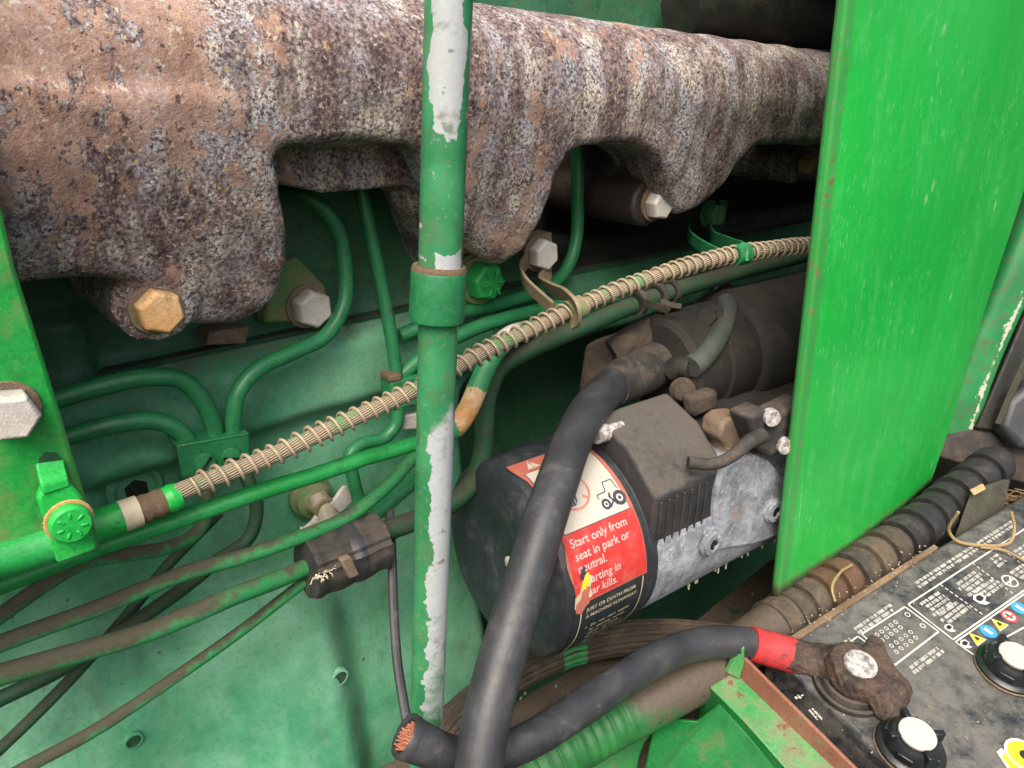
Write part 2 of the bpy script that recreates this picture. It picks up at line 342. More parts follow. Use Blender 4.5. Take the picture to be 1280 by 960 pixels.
def pole_mat(upper):
    m = MAT('worn_pole_paint'); uv = m.xyz(m.co.outputs['UV']); n2 = m.noise(90, 6, .6); n3 = m.noise(420, 5, .7); nl = m.noise(40, 4, .6)
    c = m.mix(m.step(m.noise(60, 4), .35, .65), (.026, .175, .068), (.045, .24, .10))
    wht = m.mix(n3, (.28, .31, .32), (.44, .47, .48))
    c = m.mix(m.op('MULTIPLY', m.step(n3, .60, .7), .6), c, (.30, .42, .33))
    if upper:   # v runs down from the top end, in metres
        a = m.step(m.op('ADD', uv[1], m.op('MULTIPLY', m.op('SUBTRACT', nl, .5), .035)), .066, .065)
        b = m.step(m.op('ADD', m.op('ABSOLUTE', m.op('SUBTRACT', uv[0], .235)), m.op('MULTIPLY', m.op('SUBTRACT', nl, .5), .35)), .125, .12)
        k = m.op('MULTIPLY', a, b); k = m.op('MAXIMUM', k, m.step(n2, .675, .68))
        e1 = m.step(m.op('ADD', uv[1], m.op('MULTIPLY', m.op('SUBTRACT', n2, .5), .02)), PV-.0075, PV-.0070)
        e2 = m.step(m.op('ADD', m.op('ABSOLUTE', m.op('SUBTRACT', uv[0], .16)), m.op('MULTIPLY', m.op('SUBTRACT', n2, .5), .2)), .13, .125)
        k = m.op('MAXIMUM', k, m.op('MULTIPLY', e1, e2))
    else:
        a = m.step(m.op('ADD', uv[1], m.op('MULTIPLY', m.op('SUBTRACT', nl, .5), .06)), .052, .06)
        b = m.step(m.op('ADD', uv[0], m.op('MULTIPLY', m.op('SUBTRACT', n2, .5), .34)), .26, .255)
        f = m.step(m.op('ADD', uv[1], m.op('MULTIPLY', m.op('SUBTRACT', n2, .5), .25)), .24, .16)
        b2 = m.step(m.op('ADD', uv[0], m.op('MULTIPLY', m.op('SUBTRACT', n2, .5), .25)), .10, .095)
        k = m.op('MULTIPLY', a, m.op('MAXIMUM', m.op('MULTIPLY', b, f), b2)); k = m.op('MAXIMUM', k, m.step(n2, .70, .705))
    c = m.mix(m.op('MULTIPLY', m.step(n2, .50, .62), .35), c, (.10, .13, .06))
    c = m.mix(k, c, m.mix(m.op('MULTIPLY', m.step(m.noise(55, 5, .7), .55, .66), .8), wht, (.17, .17, .15)))
    c = m.mix(m.op('MULTIPLY', m.step(m.noise(200, 4, .7), .62, .66), .8), c, (.12, .16, .10))
    rs = m.step(m.noise(75, 5, .65, m.map((1, 1, 1), loc=(.3, .1, .2))), .70, .72); c = m.mix(rs, c, (.36, .20, .13))
    return m.out(c, m.op('ADD', .32, m.op('MULTIPLY', k, .3)), m.op('ADD', m.op('MULTIPLY', k, .5), m.op('MULTIPLY', n3, .25)), .3, .0008)
M['pole_up'] = pole_mat(1); M['pole_lo'] = pole_mat(0)
M['cover'] = weathered('sooty_cover', (.022, .023, .025), (.045, .045, .045), dirt=(.085, .076, .064), dirt_a=.0, updirt=.46, rough=.65, sc=1.5, bump=.4)
M['zinc'] = weathered('weathered_zinc', (.50, .47, .42), (.62, .60, .56), dirt=(.20, .13, .08), dirt_a=.22, rough=.5, sc=2, bump=.3)
M['rustbolt'] = weathered('orange_rust', (.50, .27, .09), (.58, .40, .20), dirt=(.20, .09, .04), dirt_a=.35, rough=.8, sc=2.5, bump=.4)
M['washer'] = weathered('rusty_washer', (.16, .11, .075), (.25, .19, .13), dirt_a=.4, rough=.75, sc=2, bump=.5)
M['tan'] = weathered('spring_wire', (.33, .26, .17), (.44, .36, .26), dirt=(.10, .20, .06), dirt_a=.28, rough=.55, sc=3, bump=.3)
def braid():
    m = MAT('braided_core'); uv = m.xyz(m.co.outputs['UV'])
    s1 = m.op('SINE', m.op('ADD', m.op('MULTIPLY', uv[0], 125.), m.op('MULTIPLY', uv[1], 900.))); n = m.noise(60, 4, .6)
    c = m.mix(m.step(s1, -.6, .7), (.16, .12, .08), (.46, .38, .27)); c = m.mix(m.op('MULTIPLY', m.step(n, .52, .62), .75), c, (.07, .28, .08))
    return m.out(c, .7, s1, .6, .0008)
M['braid'] = braid()
def primer_mat(vo, vw):
    m = MAT('primer_patched_paint'); uv = m.xyz(m.co.outputs['UV']); n1 = m.noise(60, 5, .65); n2 = m.noise(150, 6, .7)
    c = m.mix(m.step(n1, .35, .65), (.018, .17, .062), (.032, .235, .09)); c = m.mix(m.op('MULTIPLY', m.step(n2, .52, .68), .6), c, (.06, .06, .035))
    for v0, w0, c0, c1 in ((vo, .011, (.42, .20, .06), (.55, .40, .24)), (vw, .010, (.38, .36, .30), (.55, .53, .48))):
        k = m.step(m.op('ADD', m.op('ABSOLUTE', m.op('SUBTRACT', uv[1], v0)), m.op('MULTIPLY', m.op('SUBTRACT', n2, .5), .03)), w0, w0-.001); c = m.mix(k, c, m.mix(m.step(n1, .4, .6), c0, c1))
    return m.out(c, .5, n2, .3, .001)
M['clamp'] = weathered('dusty_green_strap', (.05, .20, .05), (.12, .24, .08), dirt=(.20, .15, .09), dirt_a=.6, updirt=.1, rough=.6, sc=2)
M['strap_tan'] = weathered('tan_strap', (.20, .15, .09), (.28, .22, .14), dirt=(.08, .13, .05), dirt_a=.3, rough=.65, sc=2)
M['rubber'] = weathered('black_rubber', (.028, .030, .034), (.050, .053, .058), dirt=(.10, .096, .09), dirt_a=.27, rough=.48, sc=1.4, bump=.25, fine=.25)
M['rubber_dust'] = weathered('dusty_rubber', (.026, .026, .026), (.05, .048, .042), dirt=(.085, .066, .048), dirt_a=.40, updirt=.1, rough=.75, sc=1.5, bump=.35)
M['starter'] = weathered('black_starter_paint', (.022, .027, .033), (.040, .047, .055), dirt=(.10, .096, .088), dirt_a=.32, rough=.42, sc=1.2, bump=.3, fine=.3, chip=(.25, .25, .25), chip_a=-.02)
M['dust'] = weathered('thick_brown_dust', (.042, .034, .026), (.070, .055, .040), dirt=(.105, .080, .057), dirt_a=.45, rough=.9, sc=1.4, bump=.5, fine=.6)
M['hosegrey'] = weathered('grey_green_hose', (.045, .058, .052), (.07, .085, .078), dirt=(.08, .066, .05), dirt_a=.35, rough=.7, sc=1.5)
M['dustdark'] = weathered('sooty_dust', (.014, .013, .012), (.026, .023, .019), dirt=(.06, .047, .034), dirt_a=.30, rough=.8, sc=1.2, bump=.4, fine=.5, chip=(.006, .006, .008), chip_a=.02)
def alu():
    m = MAT('corroded_aluminium'); n1 = m.noise(60, 8, .75); n2 = m.noise(260, 5, .75); n3 = m.noise(800, 3)
    c = m.mix(m.step(n1, .36, .66), (.17, .19, .22), (.40, .43, .47)); c = m.mix(m.op('MULTIPLY', m.step(n2, .54, .70), .8), c, (.60, .61, .60))
    c = m.mix(m.step(m.noise(30, 5, .6, m.map((1, 1, 1), loc=(1, 2, 3))), .60, .70), c, (.36, .27, .19))
    c = m.mix(m.op('MULTIPLY', m.step(n3, .6, .7), .5), c, (.05, .055, .06))
    return m.out(c, .62, m.op('ADD', n2, m.op('MULTIPLY', n3, .4)), .7, .0015, .15)
M['alu'] = alu()
def pm(name, c, rough=.6, wear=.25, wc=(.12, .1, .07), sc=1.):
    m = MAT(name); n = m.noise(120*sc, 6, .65); f = m.noise(700*sc, 3)
    col = m.mix(m.op('MULTIPLY', m.step(n, .46, .72), wear), c, wc); col = m.mix(m.op('MULTIPLY', m.step(f, .5, .8), wear*.6), col, k3(c, .6))
    return m.out(col, rough, f, .12, .0005)
M['l_red'] = pm('decal_red', (.50, .035, .030), .45, .22, (.5, .3, .25)); M['l_redfade'] = pm('decal_faded_red', (.42, .12, .085), .6, .4, (.3, .2, .15))
M['l_white'] = pm('decal_cream', (.52, .48, .41), .5, .32, (.4, .36, .28)); M['l_ink'] = pm('decal_ink', (.03, .04, .06), .5, .3, (.2, .2, .2))
M['l_blk'] = pm('decal_black', (.018, .024, .03), .42, .2); M['l_pink'] = pm('decal_letter', (.56, .44, .40), .5, .15); M['l_line'] = pm('decal_cream_line', (.52, .47, .33), .5, .3)
M['l_ring'] = pm('decal_ring_red', (.55, .16, .13), .5, .3, (.6, .5, .42))
M['copper'] = weathered('fresh_copper', (.42, .15, .085), (.60, .27, .17), dirt=(.12, .04, .03), dirt_a=.25, rough=.4, sc=4)
M['tape'] = weathered('red_tape', (.50, .028, .035), (.60, .05, .055), dirt=(.035, .025, .022), dirt_a=.42, rough=.5, sc=1.3, bump=.3)
def crust():
    m = MAT('crusted_corrosion'); n1 = m.noise(70, 6, .7); n2 = m.noise(300, 5, .7)
    c = m.mix(m.step(n1, .38, .62), (.030, .020, .015), (.075, .048, .034)); c = m.mix(m.op('MULTIPLY', m.step(n2, .52, .7), .8), c, (.135, .092, .066))
    c = m.mix(m.op('MULTIPLY', m.step(m.noise(95, 5, .7), .62, .70), .55), c, (.15, .065, .025))
    return m.out(c, .7, m.op('ADD', n1, m.op('MULTIPLY', n2, .6)), .9, .002)
M['crust'] = crust()
def lead():
    m = MAT('oxidised_lead'); n = m.noise(260, 5, .75); c = m.mix(m.step(n, .35, .65), (.16, .14, .13), (.60, .58, .56))
    return m.out(c, .6, n, .7, .001, .2)
M['lead'] = lead()
def batt():
    m = MAT('dusty_battery_case'); n1 = m.noise(17, 6, .68, None, .5); n2 = m.noise(85, 6, .7); n3 = m.noise(480, 4, .7)
    d = m.op('ADD', m.op('MULTIPLY', n1, .62), m.op('MULTIPLY', n2, .42)); d = m.op('ADD', d, m.op('MULTIPLY', m.op('SUBTRACT', m.noise(240, 5, .75), .5), .30)); dm = m.step(d, .38, .63)
    c = m.mix(m.op('MULTIPLY', dm, .8), (.019, .023, .028), m.mix(n2, (.095, .092, .082), (.19, .182, .162)))
    c = m.mix(m.op('MULTIPLY', m.step(n3, .52, .75), .5), c, (.022, .022, .022)); c = m.mix(m.op('MULTIPLY', m.step(m.noise(900, 2), .68, .72), .6), c, (.30, .28, .24))
    return m.out(c, m.op('ADD', .3, m.op('MULTIPLY', dm, .4)), m.op('ADD', n3, n2), .3, .0008)
M['batt'] = batt()
M['print'] = pm('white_print', (.58, .57, .53), .6, .40, (.10, .09, .07)); M['p_yellow'] = pm('yellow_print', (.75, .55, .02), .5, .2); M['p_blue'] = pm('blue_print', (.04, .30, .60), .5, .3)
M['p_red'] = pm('red_print', (.55, .05, .07), .5, .3); M['p_black'] = pm('black_print', (.015, .015, .015), .5, .2)
M['cap'] = weathered('glossy_black_cap', (.010, .013, .014), (.016, .02, .021), dirt=(.06, .05, .04), dirt_a=.12, rough=.3, sc=2, bump=.15)
M['capwhite'] = pm('cap_disc', (.50, .475, .42), .5, .25, (.42, .32, .2), 2)
M['rim'] = weathered('rusty_sheet_edge', (.13, .085, .05), (.22, .16, .10), dirt=(.24, .10, .035), dirt_a=.3, rough=.85, sc=1.2, bump=.5)
M['loom'] = weathered('muddy_conduit', (.030, .028, .026), (.06, .05, .04), dirt=(.13, .095, .06), dirt_a=.60, rough=.8, sc=.8, bump=.4, chip=(.22, .085, .03), chip_a=.05, chip_sc=40)
M['loomrust'] = weathered('rust_stained_conduit', (.10, .055, .03), (.17, .09, .045), dirt=(.05, .036, .026), dirt_a=.45, rough=.8, sc=.9, bump=.4)
M['loomblack'] = weathered('black_conduit', (.018, .018, .019), (.03, .03, .03), dirt=(.09, .07, .05), dirt_a=.3, rough=.6, sc=1, bump=.4)
def conduit_mat():
    m = MAT('half_painted_conduit'); uv = m.xyz(m.co.outputs['UV']); n1 = m.noise(60, 6, .65); n2 = m.noise(350, 4, .7)
    g = m.mix(m.step(n1, .4, .65), (.012, .11, .026), (.022, .16, .038)); br = m.mix(n2, (.045, .036, .027), (.125, .098, .07))
    k = m.op('ADD', m.op('ADD', uv[1], m.op('MULTIPLY', m.op('SUBTRACT', n1, .5), .09)), m.op('MULTIPLY', m.upf(), .02)); c = m.mix(m.step(k, .088, .112), g, br)
    ck = m.noise(130, 5, .7, m.map((1, 1, 1)), 1.5); c = m.mix(m.op('MULTIPLY', m.step(ck, .63, .66), .8), c, (.015, .018, .012))
    return m.out(c, .55, m.op('ADD', n1, m.op('MULTIPLY', n2, .4)), .35, .0015)
M['loomhalf'] = conduit_mat()
M['loomgreen'] = weathered('overpainted_conduit', (.02, .36, .05), (.03, .42, .07), dirt=(.12, .09, .055), dirt_a=.28, updirt=.12, rough=.5, sc=.6, bump=.3)
M['earth'] = weathered('caked_dirt', (.085, .064, .045), (.125, .095, .066), dirt=(.045, .036, .026), dirt_a=.4, rough=.95, sc=1, bump=.7, fine=.8)
M['frame'] = weathered('grimy_black_frame', (.028, .026, .024), (.05, .043, .035), dirt=(.10, .075, .055), dirt_a=.45, rough=.7, sc=1, bump=.5, chip=(.02, .16, .045), chip_a=.15, chip_sc=30)
M['wood'] = weathered('old_wood', (.05, .05, .035), (.085, .085, .055), dirt=(.03, .025, .02), dirt_a=.4, rough=.85, sc=1.2, bump=.5)
M['woodcut'] = weathered('cut_wood', (.38, .26, .12), (.45, .33, .18), dirt_a=.2, rough=.8, sc=2)
M['straw'] = pm('straw', (.30, .21, .10), .7, .3); M['strawdark'] = pm('dry_grass', (.16, .09, .045), .8, .3)
M['trayedge'] = weathered('red_brown_lip', (.24, .09, .055), (.30, .13, .085), dirt=(.10, .20, .06), dirt_a=.28, rough=.7, sc=1, bump=.4)
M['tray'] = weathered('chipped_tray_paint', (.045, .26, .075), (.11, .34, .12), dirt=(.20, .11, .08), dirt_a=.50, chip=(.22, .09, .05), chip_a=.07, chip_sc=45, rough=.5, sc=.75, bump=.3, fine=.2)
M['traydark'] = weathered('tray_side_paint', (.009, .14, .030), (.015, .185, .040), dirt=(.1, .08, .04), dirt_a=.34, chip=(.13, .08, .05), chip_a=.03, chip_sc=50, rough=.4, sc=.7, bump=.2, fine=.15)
def post_mat():
    m = MAT('scraped_post_paint'); uv = m.xyz(m.co.outputs['UV']); n1 = m.noise(30, 5, .65); n2 = m.noise(120, 6, .7)
    c = m.mix(m.step(n1, .35, .65), (.014, .17, .05), (.026, .25, .075)); c = m.mix(m.op('MULTIPLY', m.step(n2, .46, .66), .7), c, (.09, .085, .05))
    a = m.op('ADD', m.op('ABSOLUTE', m.op('SUBTRACT', uv[0], .21)), m.op('MULTIPLY', m.op('SUBTRACT', n2, .5), .16)); c = m.mix(m.step(a, .010, .004), c, m.mix(n2, (.35, .36, .28), (.62, .62, .55)))
    return m.out(c, .45, n2, .3, .001)
M['greenfade'] = post_mat()
M['brass'] = weathered('dull_brass', (.30, .25, .17), (.42, .38, .30), dirt=(.08, .06, .04), dirt_a=.4, rough=.5, sc=2)
M['chipseed'] = pm('chaff', (.36, .32, .25), .8, .5)
# ------------------------------------------------------------- engine block and cylinder head
def ss(x, a, b): t = np.clip((x-a)/(b-a), 0, 1); return t*t*(3-2*t)
def wob(u, z, k, a): return a*(np.sin(u*k+1.3)*np.sin(z*k*1.3+.4)+.5*np.sin(u*k*2.3+z*k*1.7+2))
PLUG = UZ(165, 605, .006); HOLE1 = UZ(440, 865, .049); HOLE2 = UZ(172, 937, .03)
def blk(u, z):
    o = .014*ss(z, -.180, -.166)*(1-ss(z, -.137, -.124))
    o = o+.030*ss(-z, .20, .44)
    o = o-.075*ss(u, .262, .305)*ss(-z, .175, .2)
    d = np.hypot(u-PLUG[0], (z-PLUG[1])*1.); o = o+.008*(1-ss(d, .020, .028))*(z < -.15)
    o = o+.019*ss(u, .055, .125)*(1-ss(np.hypot(np.maximum(u-.130, 0), np.maximum(z+.300, 0)), .014, .042))
    o = o+.010*np.exp(-(((u-.03)/.05)**2+((z+.31)/.035)**2))
    return o+wob(u, z, 38, .0012)+wob(u, z, 140, .0003)
def hfield(fn, u0, u1, z0, z1, st):
    U = np.arange(u0, u1, st); Z = np.arange(z0, z1, st); u, z = np.meshgrid(U, Z, indexing='ij'); o = fn(u, z)
    v = CAM+u[..., None]*eu+(o-DBLK)[..., None]*en+z[..., None]*ZZ
    nu, nz = u.shape; f = [(i*nz+j, i*nz+j+1, (i+1)*nz+j+1, (i+1)*nz+j) for i in range(nu-1) for j in range(nz-1)]
    return v.reshape(-1, 3), f
eb = thing('engine_block', W(.2, -.05, -.6), 'faded chalky green engine block wall behind the fuel lines', 'engine block')
MB().add(*hfield(blk, -.34, .287, -.62, -.1255, .0035)).build('block_wall', M['block'], eb, 80)
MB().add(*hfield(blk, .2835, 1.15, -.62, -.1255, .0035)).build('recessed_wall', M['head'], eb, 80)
# socket plug, threaded holes; dark discs paint the shade of uncut bores
pc = W(PLUG[0], .010, PLUG[1])
pl = MB().add(*lathe([(0, 0), (.0125, .0), (.0128, .002), (.0118, .0034), (.0100, .0036), (.0095, .0026), (.0088, .0026), (.0082, .0036), (0, .0036)], pc, en, 30)).build('plug', M['block'], eb)
MB().add(*lathe([(.0058, .0030), (.0056, .0038), (0, .0037)], pc, en, 6)).build('socket', M['dark'], pl, 20)
for nm, (hu, hz), r in (('threaded_hole', HOLE1, .0042), ('threaded_hole', HOLE2, .0035)):
    ho = float(blk(np.array(hu), np.array(hz))); h = W(hu, ho+.0004, hz)
    hb = MB().add(*lathe([(r*1.45, -.002), (r*1.35, .0007), (r*1.05, .0010), (r*.95, .0002)], h, en, 24)).build(nm, M['block'], eb)
    MB().add(*lathe([(r*1.06, .0004), (r*.92, .0009), (r*.90, .0003), (r*.74, .0007), (r*.72, .0002), (0, .0002)], h, en, 24)).build('thread', M['tube_grime'], hb)
def hd(u, z):
    o = -.006+.006*ss(z, -.122, -.128)
    o = o+.010*(ss(u, *UZ(48, 430)[:1], UZ(52, 430)[0])*(1-ss(u, UZ(110, 430)[0], UZ(113, 430)[0])))*(1-ss(z, -.098, -.0955))
    o = o-.05*ss(u, .33, .36)*ss(z, -.11, -.10)*(1-ss(z, -.02, .0))
    return o+wob(u, z, 60, .0008)
ch = thing('cylinder_head', W(.2, -.05, -.127), 'dark oily green cylinder head behind the exhaust manifold', 'cylinder head')
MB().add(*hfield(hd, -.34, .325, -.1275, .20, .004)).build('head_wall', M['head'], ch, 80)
MB().add(*hfield(hd, .322, 1.15, -.1275, .006, .004)).build('grease_shade_wall', M['dark'], ch, 80)  # black grease colour that also paints in the darkness of the recess
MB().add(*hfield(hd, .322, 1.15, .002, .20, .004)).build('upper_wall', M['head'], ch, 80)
MB().add(*prism([E(258, 432, .012), E(262, 415, .012), E(312, 408, .012), E(308, 430, .012)], -en*.014)).build('gasket_tab', M['washer'], ch, bevel=.001)
# dirty gasket line between head and block
MB().add(*box(W(.4, -.002, -.1262), eu*.75, en*.006, ZZ*.0012)).build('gasket', M['tube_grime'], ch)

# ------------------------------------------------------------- exhaust manifold
CURT = [(-260, 350), (35, 346), (110, 343), (140, 346), (180, 356), (215, 368), (236, 390), (243, 411), (275, 413), (308, 411), (336, 396), (353, 370), (359, 320), (357, 265), (352, 225), (350, 202), (357, 188), (376, 181), (450, 179), (515, 179), (532, 190), (545, 230), (575, 292), (612, 325), (640, 334), (664, 312), (688, 268), (704, 222), (718, 193), (738, 182), (795, 179), (826, 192), (840, 218), (843, 248), (858, 270), (882, 264), (912, 236), (934, 203), (950, 184), (985, 180), (1090, 186), (1150, 230), (1180, 245), (1230, 190), (1320, 190)]
def curt_uz(x, y): return UZ(x, y, .083-.022*min(1, max(0, (y-195)/140.)))
def polysdf(u, z, P):
    P = np.array(P); d = np.full(u.shape, 1e9); s = np.ones(u.shape)
    for i in range(len(P)):
        a, b = P[i], P[i-1]; e_ = b-a; w0, w1 = u-a[0], z-a[1]; t = np.clip((w0*e_[0]+w1*e_[1])/(e_@e_), 0, 1)
        d = np.minimum(d, (w0-e_[0]*t)**2+(w1-e_[1]*t)**2)
        c1 = z >= a[1]; c2 = z < b[1]; c3 = e_[0]*w1 > e_[1]*w0
        s = np.where((c1 & c2 & c3) | (~c1 & ~c2 & ~c3), -s, s)
    return s*np.sqrt(d)
def mani(u, o, z):
    zl = -.004-.05*(u-.296); U2, Z2 = u[:, 0, :], z[:, 0, :]
    P = [curt_uz(*p) for p in CURT]; P = [(-.4, P[0][1])]+P+[(.9, P[-1][1]), (.9, -.02), (-.4, .005)]
    pd = polysdf(U2, Z2, P)[:, None, :]
    t = np.clip(zl-z, 0, .12); up_ = np.clip(z-zl, 0, .0314)
    fr = .055+np.sqrt(.0315**2-up_**2)-.030*(t/.095)**1.5+.0005*np.sin(u*41+.5)+.0003*np.sin(u*75+z*60)
    fr = fr+.006*np.exp(-((u-.02)/.08)**2)-.0025*(np.exp(-((u-.178)/.03)**2)+np.exp(-((u-.345)/.03)**2))*np.clip(1-t/.04, 0, 1)
    cur = pd+.22*np.clip(fr-o-.012, 0, .1)
    a_, b_ = cur, o-fr; h = np.clip(.5-.5*(b_-a_)/.006, 0, 1); d = b_*(1-h)+a_*h+.006*h*(1-h)      # smooth intersection
    d = np.maximum(d, -.012-o); d = np.maximum(d, z-zl-.005)
    d = smin(d, np.hypot(o-.055, z-zl)-.0315, .004)
    d = smin(d, cap_sdf(u, o, z, (-.25, .046, -.012), (.03, .046, -.016), .046, .040), .02)
    web = np.maximum.reduce([np.abs(u-.18)-.055, np.abs(o-.026)-.024, np.abs(z+.022)-.0275+.3*np.clip(.16-u, 0, 1)]); d = smin(d, web, .006)
    d = smin(d, cap_sdf(u, o, z, (.225, .03, -.05), (.262, -.005, -.088), .02, .026), .012)
    for (x, y, o1, r) in BOSS:
        pu, pz = UZ(x, y, o1); b = np.maximum(np.hypot(u-pu, z-pz)-r, np.maximum(o-o1, -.03-o)); d = smin(d, b, .005)
    return d+.0005*np.sin(u*170+z*150)*np.sin(o*180+z*140+1)
BOSS = [(193, 382, .062, .0150), (995, 208, .03, .013)]
def runner(u, o, z):
    d = cap_sdf(u, o, z, (.400, .015, -.042), (.395, -.03, -.05), .03, .03)
    pu, pz = UZ(812, 254, .054); return smin(d, np.maximum(np.hypot(u-pu, z-pz)-.0145, np.maximum(o-.054, -.03-o)), .008)+.0004*np.sin(u*190+z*170)
mf = thing('exhaust_manifold', W(.25, .02, -.1), 'rust-scaled cast iron exhaust manifold with drooping ports and pale streaks', 'exhaust manifold')
v, f = sdf_mesh(mani, (-.16, -.035, -.125), (.76, .115, .045), .0023)
MB().add(v, f).build('casting', M['rust'], mf, 60)
v, f = sdf_mesh(runner, (.34, -.035, -.1), (.45, .06, 0.), .0023); MB().add(v, f).build('port_runner', M['greasy_shade_rust'], mf, 60)  # greasy black colour also paints the shade of the void between ports
bolt(E(194, 385, .062), en, .0152, .0085, M['rustbolt'], mf, .15, wmat=M['washer'], name='bolt')['label'] = 'orange rusted hex bolt'
bolt(E(815, 254, .054), en, .0165, .0085, M['zinc'], mf, .35, wmat=M['washer'])
b = bolt(E(1001, 205, .03), en, .014, .009, M['rustbolt'], mf, .2, wmat=M['washer'])
# flange ear of the first port, painted green with its own bolt
ear = [E(x, y, .012) for x, y in ((352, 330), (372, 320), (408, 358), (412, 385), (396, 402), (330, 405), (340, 360))]
MB().add(*prism(ear, -en*.012)).build('flange_ear', M['clamp'], mf, bevel=.002)
bolt(E(383, 382, .012), en, .0172, .0095, M['zinc'], mf, .05, wmat=M['washer'])
# ear with the green bolt beside the pole
ear = [E(x, y, .020) for x, y in ((552, 312), (575, 308), (602, 318), (625, 332), (628, 360), (602, 376), (556, 380))]
MB().add(*prism(ear, -en*.022)).build('flange_ear', M['tube'], mf, bevel=.003)
for k, (rr, hh) in enumerate(((.0155, .0), (.0142, .0035))):
    MB().add(*lathe([(0, 0), (rr, 0), (rr, .003), (rr*.97, .0035), (0, .0035)], E(592, 348, .020)+en*hh, en, 30)).build('washer', M['clamp'], mf)
bolt(E(599, 349, .027), en, .0195, .011, M['tube_bright'], mf, .3, washer=False, marks=6)

# ------------------------------------------------------------- side plate with its clamp, left
sp = thing('side_plate', W(.0, .1, -.3), 'green side plate with dusty edge beside the manifold, big pale bolt in it', 'plate')
zb = UZ(125, 690, .1)
pp = [W(-.14, .1, .06), W(.0305, .1, .06), E(-8, 215, .1), E(18, 330, .1), E(62, 470, .1), E(104, 610, .1), E(128, 690, .1), E(0, 722, .1), W(-.14, .1, -.168)]
MB().add(*prism(pp, -en*.006)).build('plate_sheet', M['plate'], sp, bevel=.0015)
bolt(E(9, 511, .1), en, .0138, .009, M['zinc'], sp, .35, wmat=M['washer'])
# slot recess above the clamp
MB().add(*prism([E(x, y, .1008) for x, y in ((49, 588), (49, 574), (56, 566), (70, 566), (78, 576), (79, 590))], -en*.0006)).build('slot', M['tube_grime'], sp)
cl = thing('cable_clamp', E(85, 690, .1), 'bright green bolted clamp plate on the side plate end of the cable', 'clamp')
MB().add(*sweep([E(62, 578, .1005), E(64, 588, .1025), E(67, 600, .1055), E(70, 612, .106)], [(-.0012, -.0040), (.0012, -.0040), (.0012, .0040), (-.0012, .0040)], 6, en)).build('hook_tab', M['paint'], cl, bevel=.0005)
MB().add(*prism([E(x, y, .1065) for x, y in ((54, 608), (80, 598), (96, 612), (104, 622), (114, 660), (125, 688), (72, 706), (62, 668), (46, 625))], -en*.0045)).build('clamp_plate', M['paint'], cl, bevel=.0012)
b = MB().add(*lathe([(.0062, 0), (.0066, .001), (.0066, .0035), (.0058, .0048), (0, .0052)], E(86, 650, .1065), en, 18)).build('round_bolt', M['paint'], cl, 30)
for k in range(7):
    t = k*.9; d = ZZ*math.cos(t)+eu*math.sin(t)
    MB().add(*box(E(86, 650, .1065)+en*.0048+d*.0036, d*.0011, np.cross(en, d)*.0005, en*.0005)).build('grade_mark', M['paint'], b, bevel=.0003)
MB().add(*lathe([(.0068, 0), (.0076, .0004), (.0072, .0009), (.0060, .0009)], E(86, 650, .1065), en, 24)).build('washer', M['rustbolt'], cl)

# ------------------------------------------------------------- sprung control cable
def lerp(a, b, t): return a+(b-a)*t
cabpx = [(118, 658, .078), (180, 634, .078), (240, 608, .079), (330, 574, .08), (430, 528, .083), (520, 487, .087), (600, 443, .091), (680, 404, .096), (740, 376, .1), (820, 345, .108), (900, 322, .117), (960, 312, .124), (1060, 302, .135)]
cab = [E(x, y, o) for x, y, o in cabpx]
cc = thing('control_cable', cab[0], 'tan braided control cable wrapped in a loose wire spring, clipped below the manifold', 'cable')
C, _ = spline(cab[2:], 10)
MB().add(*tube(cab[1:], .0036, 18, 10)).build('braided_core', M['braid'], cc)
Cr, s = resample(C, 2600); T, N, B = frames(Cr)
pitch = np.interp(np.linspace(0, 1, 2600), [0, .35, .6, 1], [.0058, .0056, .0056, .0056]); ph = np.cumsum(np.r_[0, np.diff(s)]/pitch)*2*math.pi
ph = ph+.55*np.sin(s*210)+.4*np.sin(s*83+1); wb = 1+.05*np.sin(ph*.13)+.04*np.sin(ph*.041)
hel = Cr+(N*np.cos(ph)[:, None]+B*np.sin(ph)[:, None])*(.0047*wb)[:, None]
MB().add(*sweep(list(hel), circ(.00075, 6), 1, n=2600)).build('spring', M['tan'], cc)
MB().add(*tube([E(112, 660, .078), E(150, 647, .078), E(172, 639, .078)], [.0062, .0062, .0060], 20)).build('ferrule', M['paint'], cc)
MB().add(*tube([E(152, 646, .0785), E(174, 638, .0785)], [.0064, .0062], 20)).build('worn_band', M['l_line'], cc)
for a, b2, m_ in (((172, 639), (191, 632), 'rim'), ((190, 632.5), (207, 626), 'rim'), ((206, 626), (224, 619), 'paint')):
    MB().add(*tube([E(*a, .078), E((a[0]+b2[0])/2, (a[1]+b2[1])/2, .078), E(*b2, .078)], [.0054, .0058, .0053], 20)).build('crimp_ring', M[m_], cc)
# stub of the cable sleeve left of the clamp
MB().add(*tube([E(-40, 706, .098), E(20, 692, .098), E(62, 679, .098)], [.0068, .0068, .0068], 20)).build('sleeve', M['tube_bright'], cc)

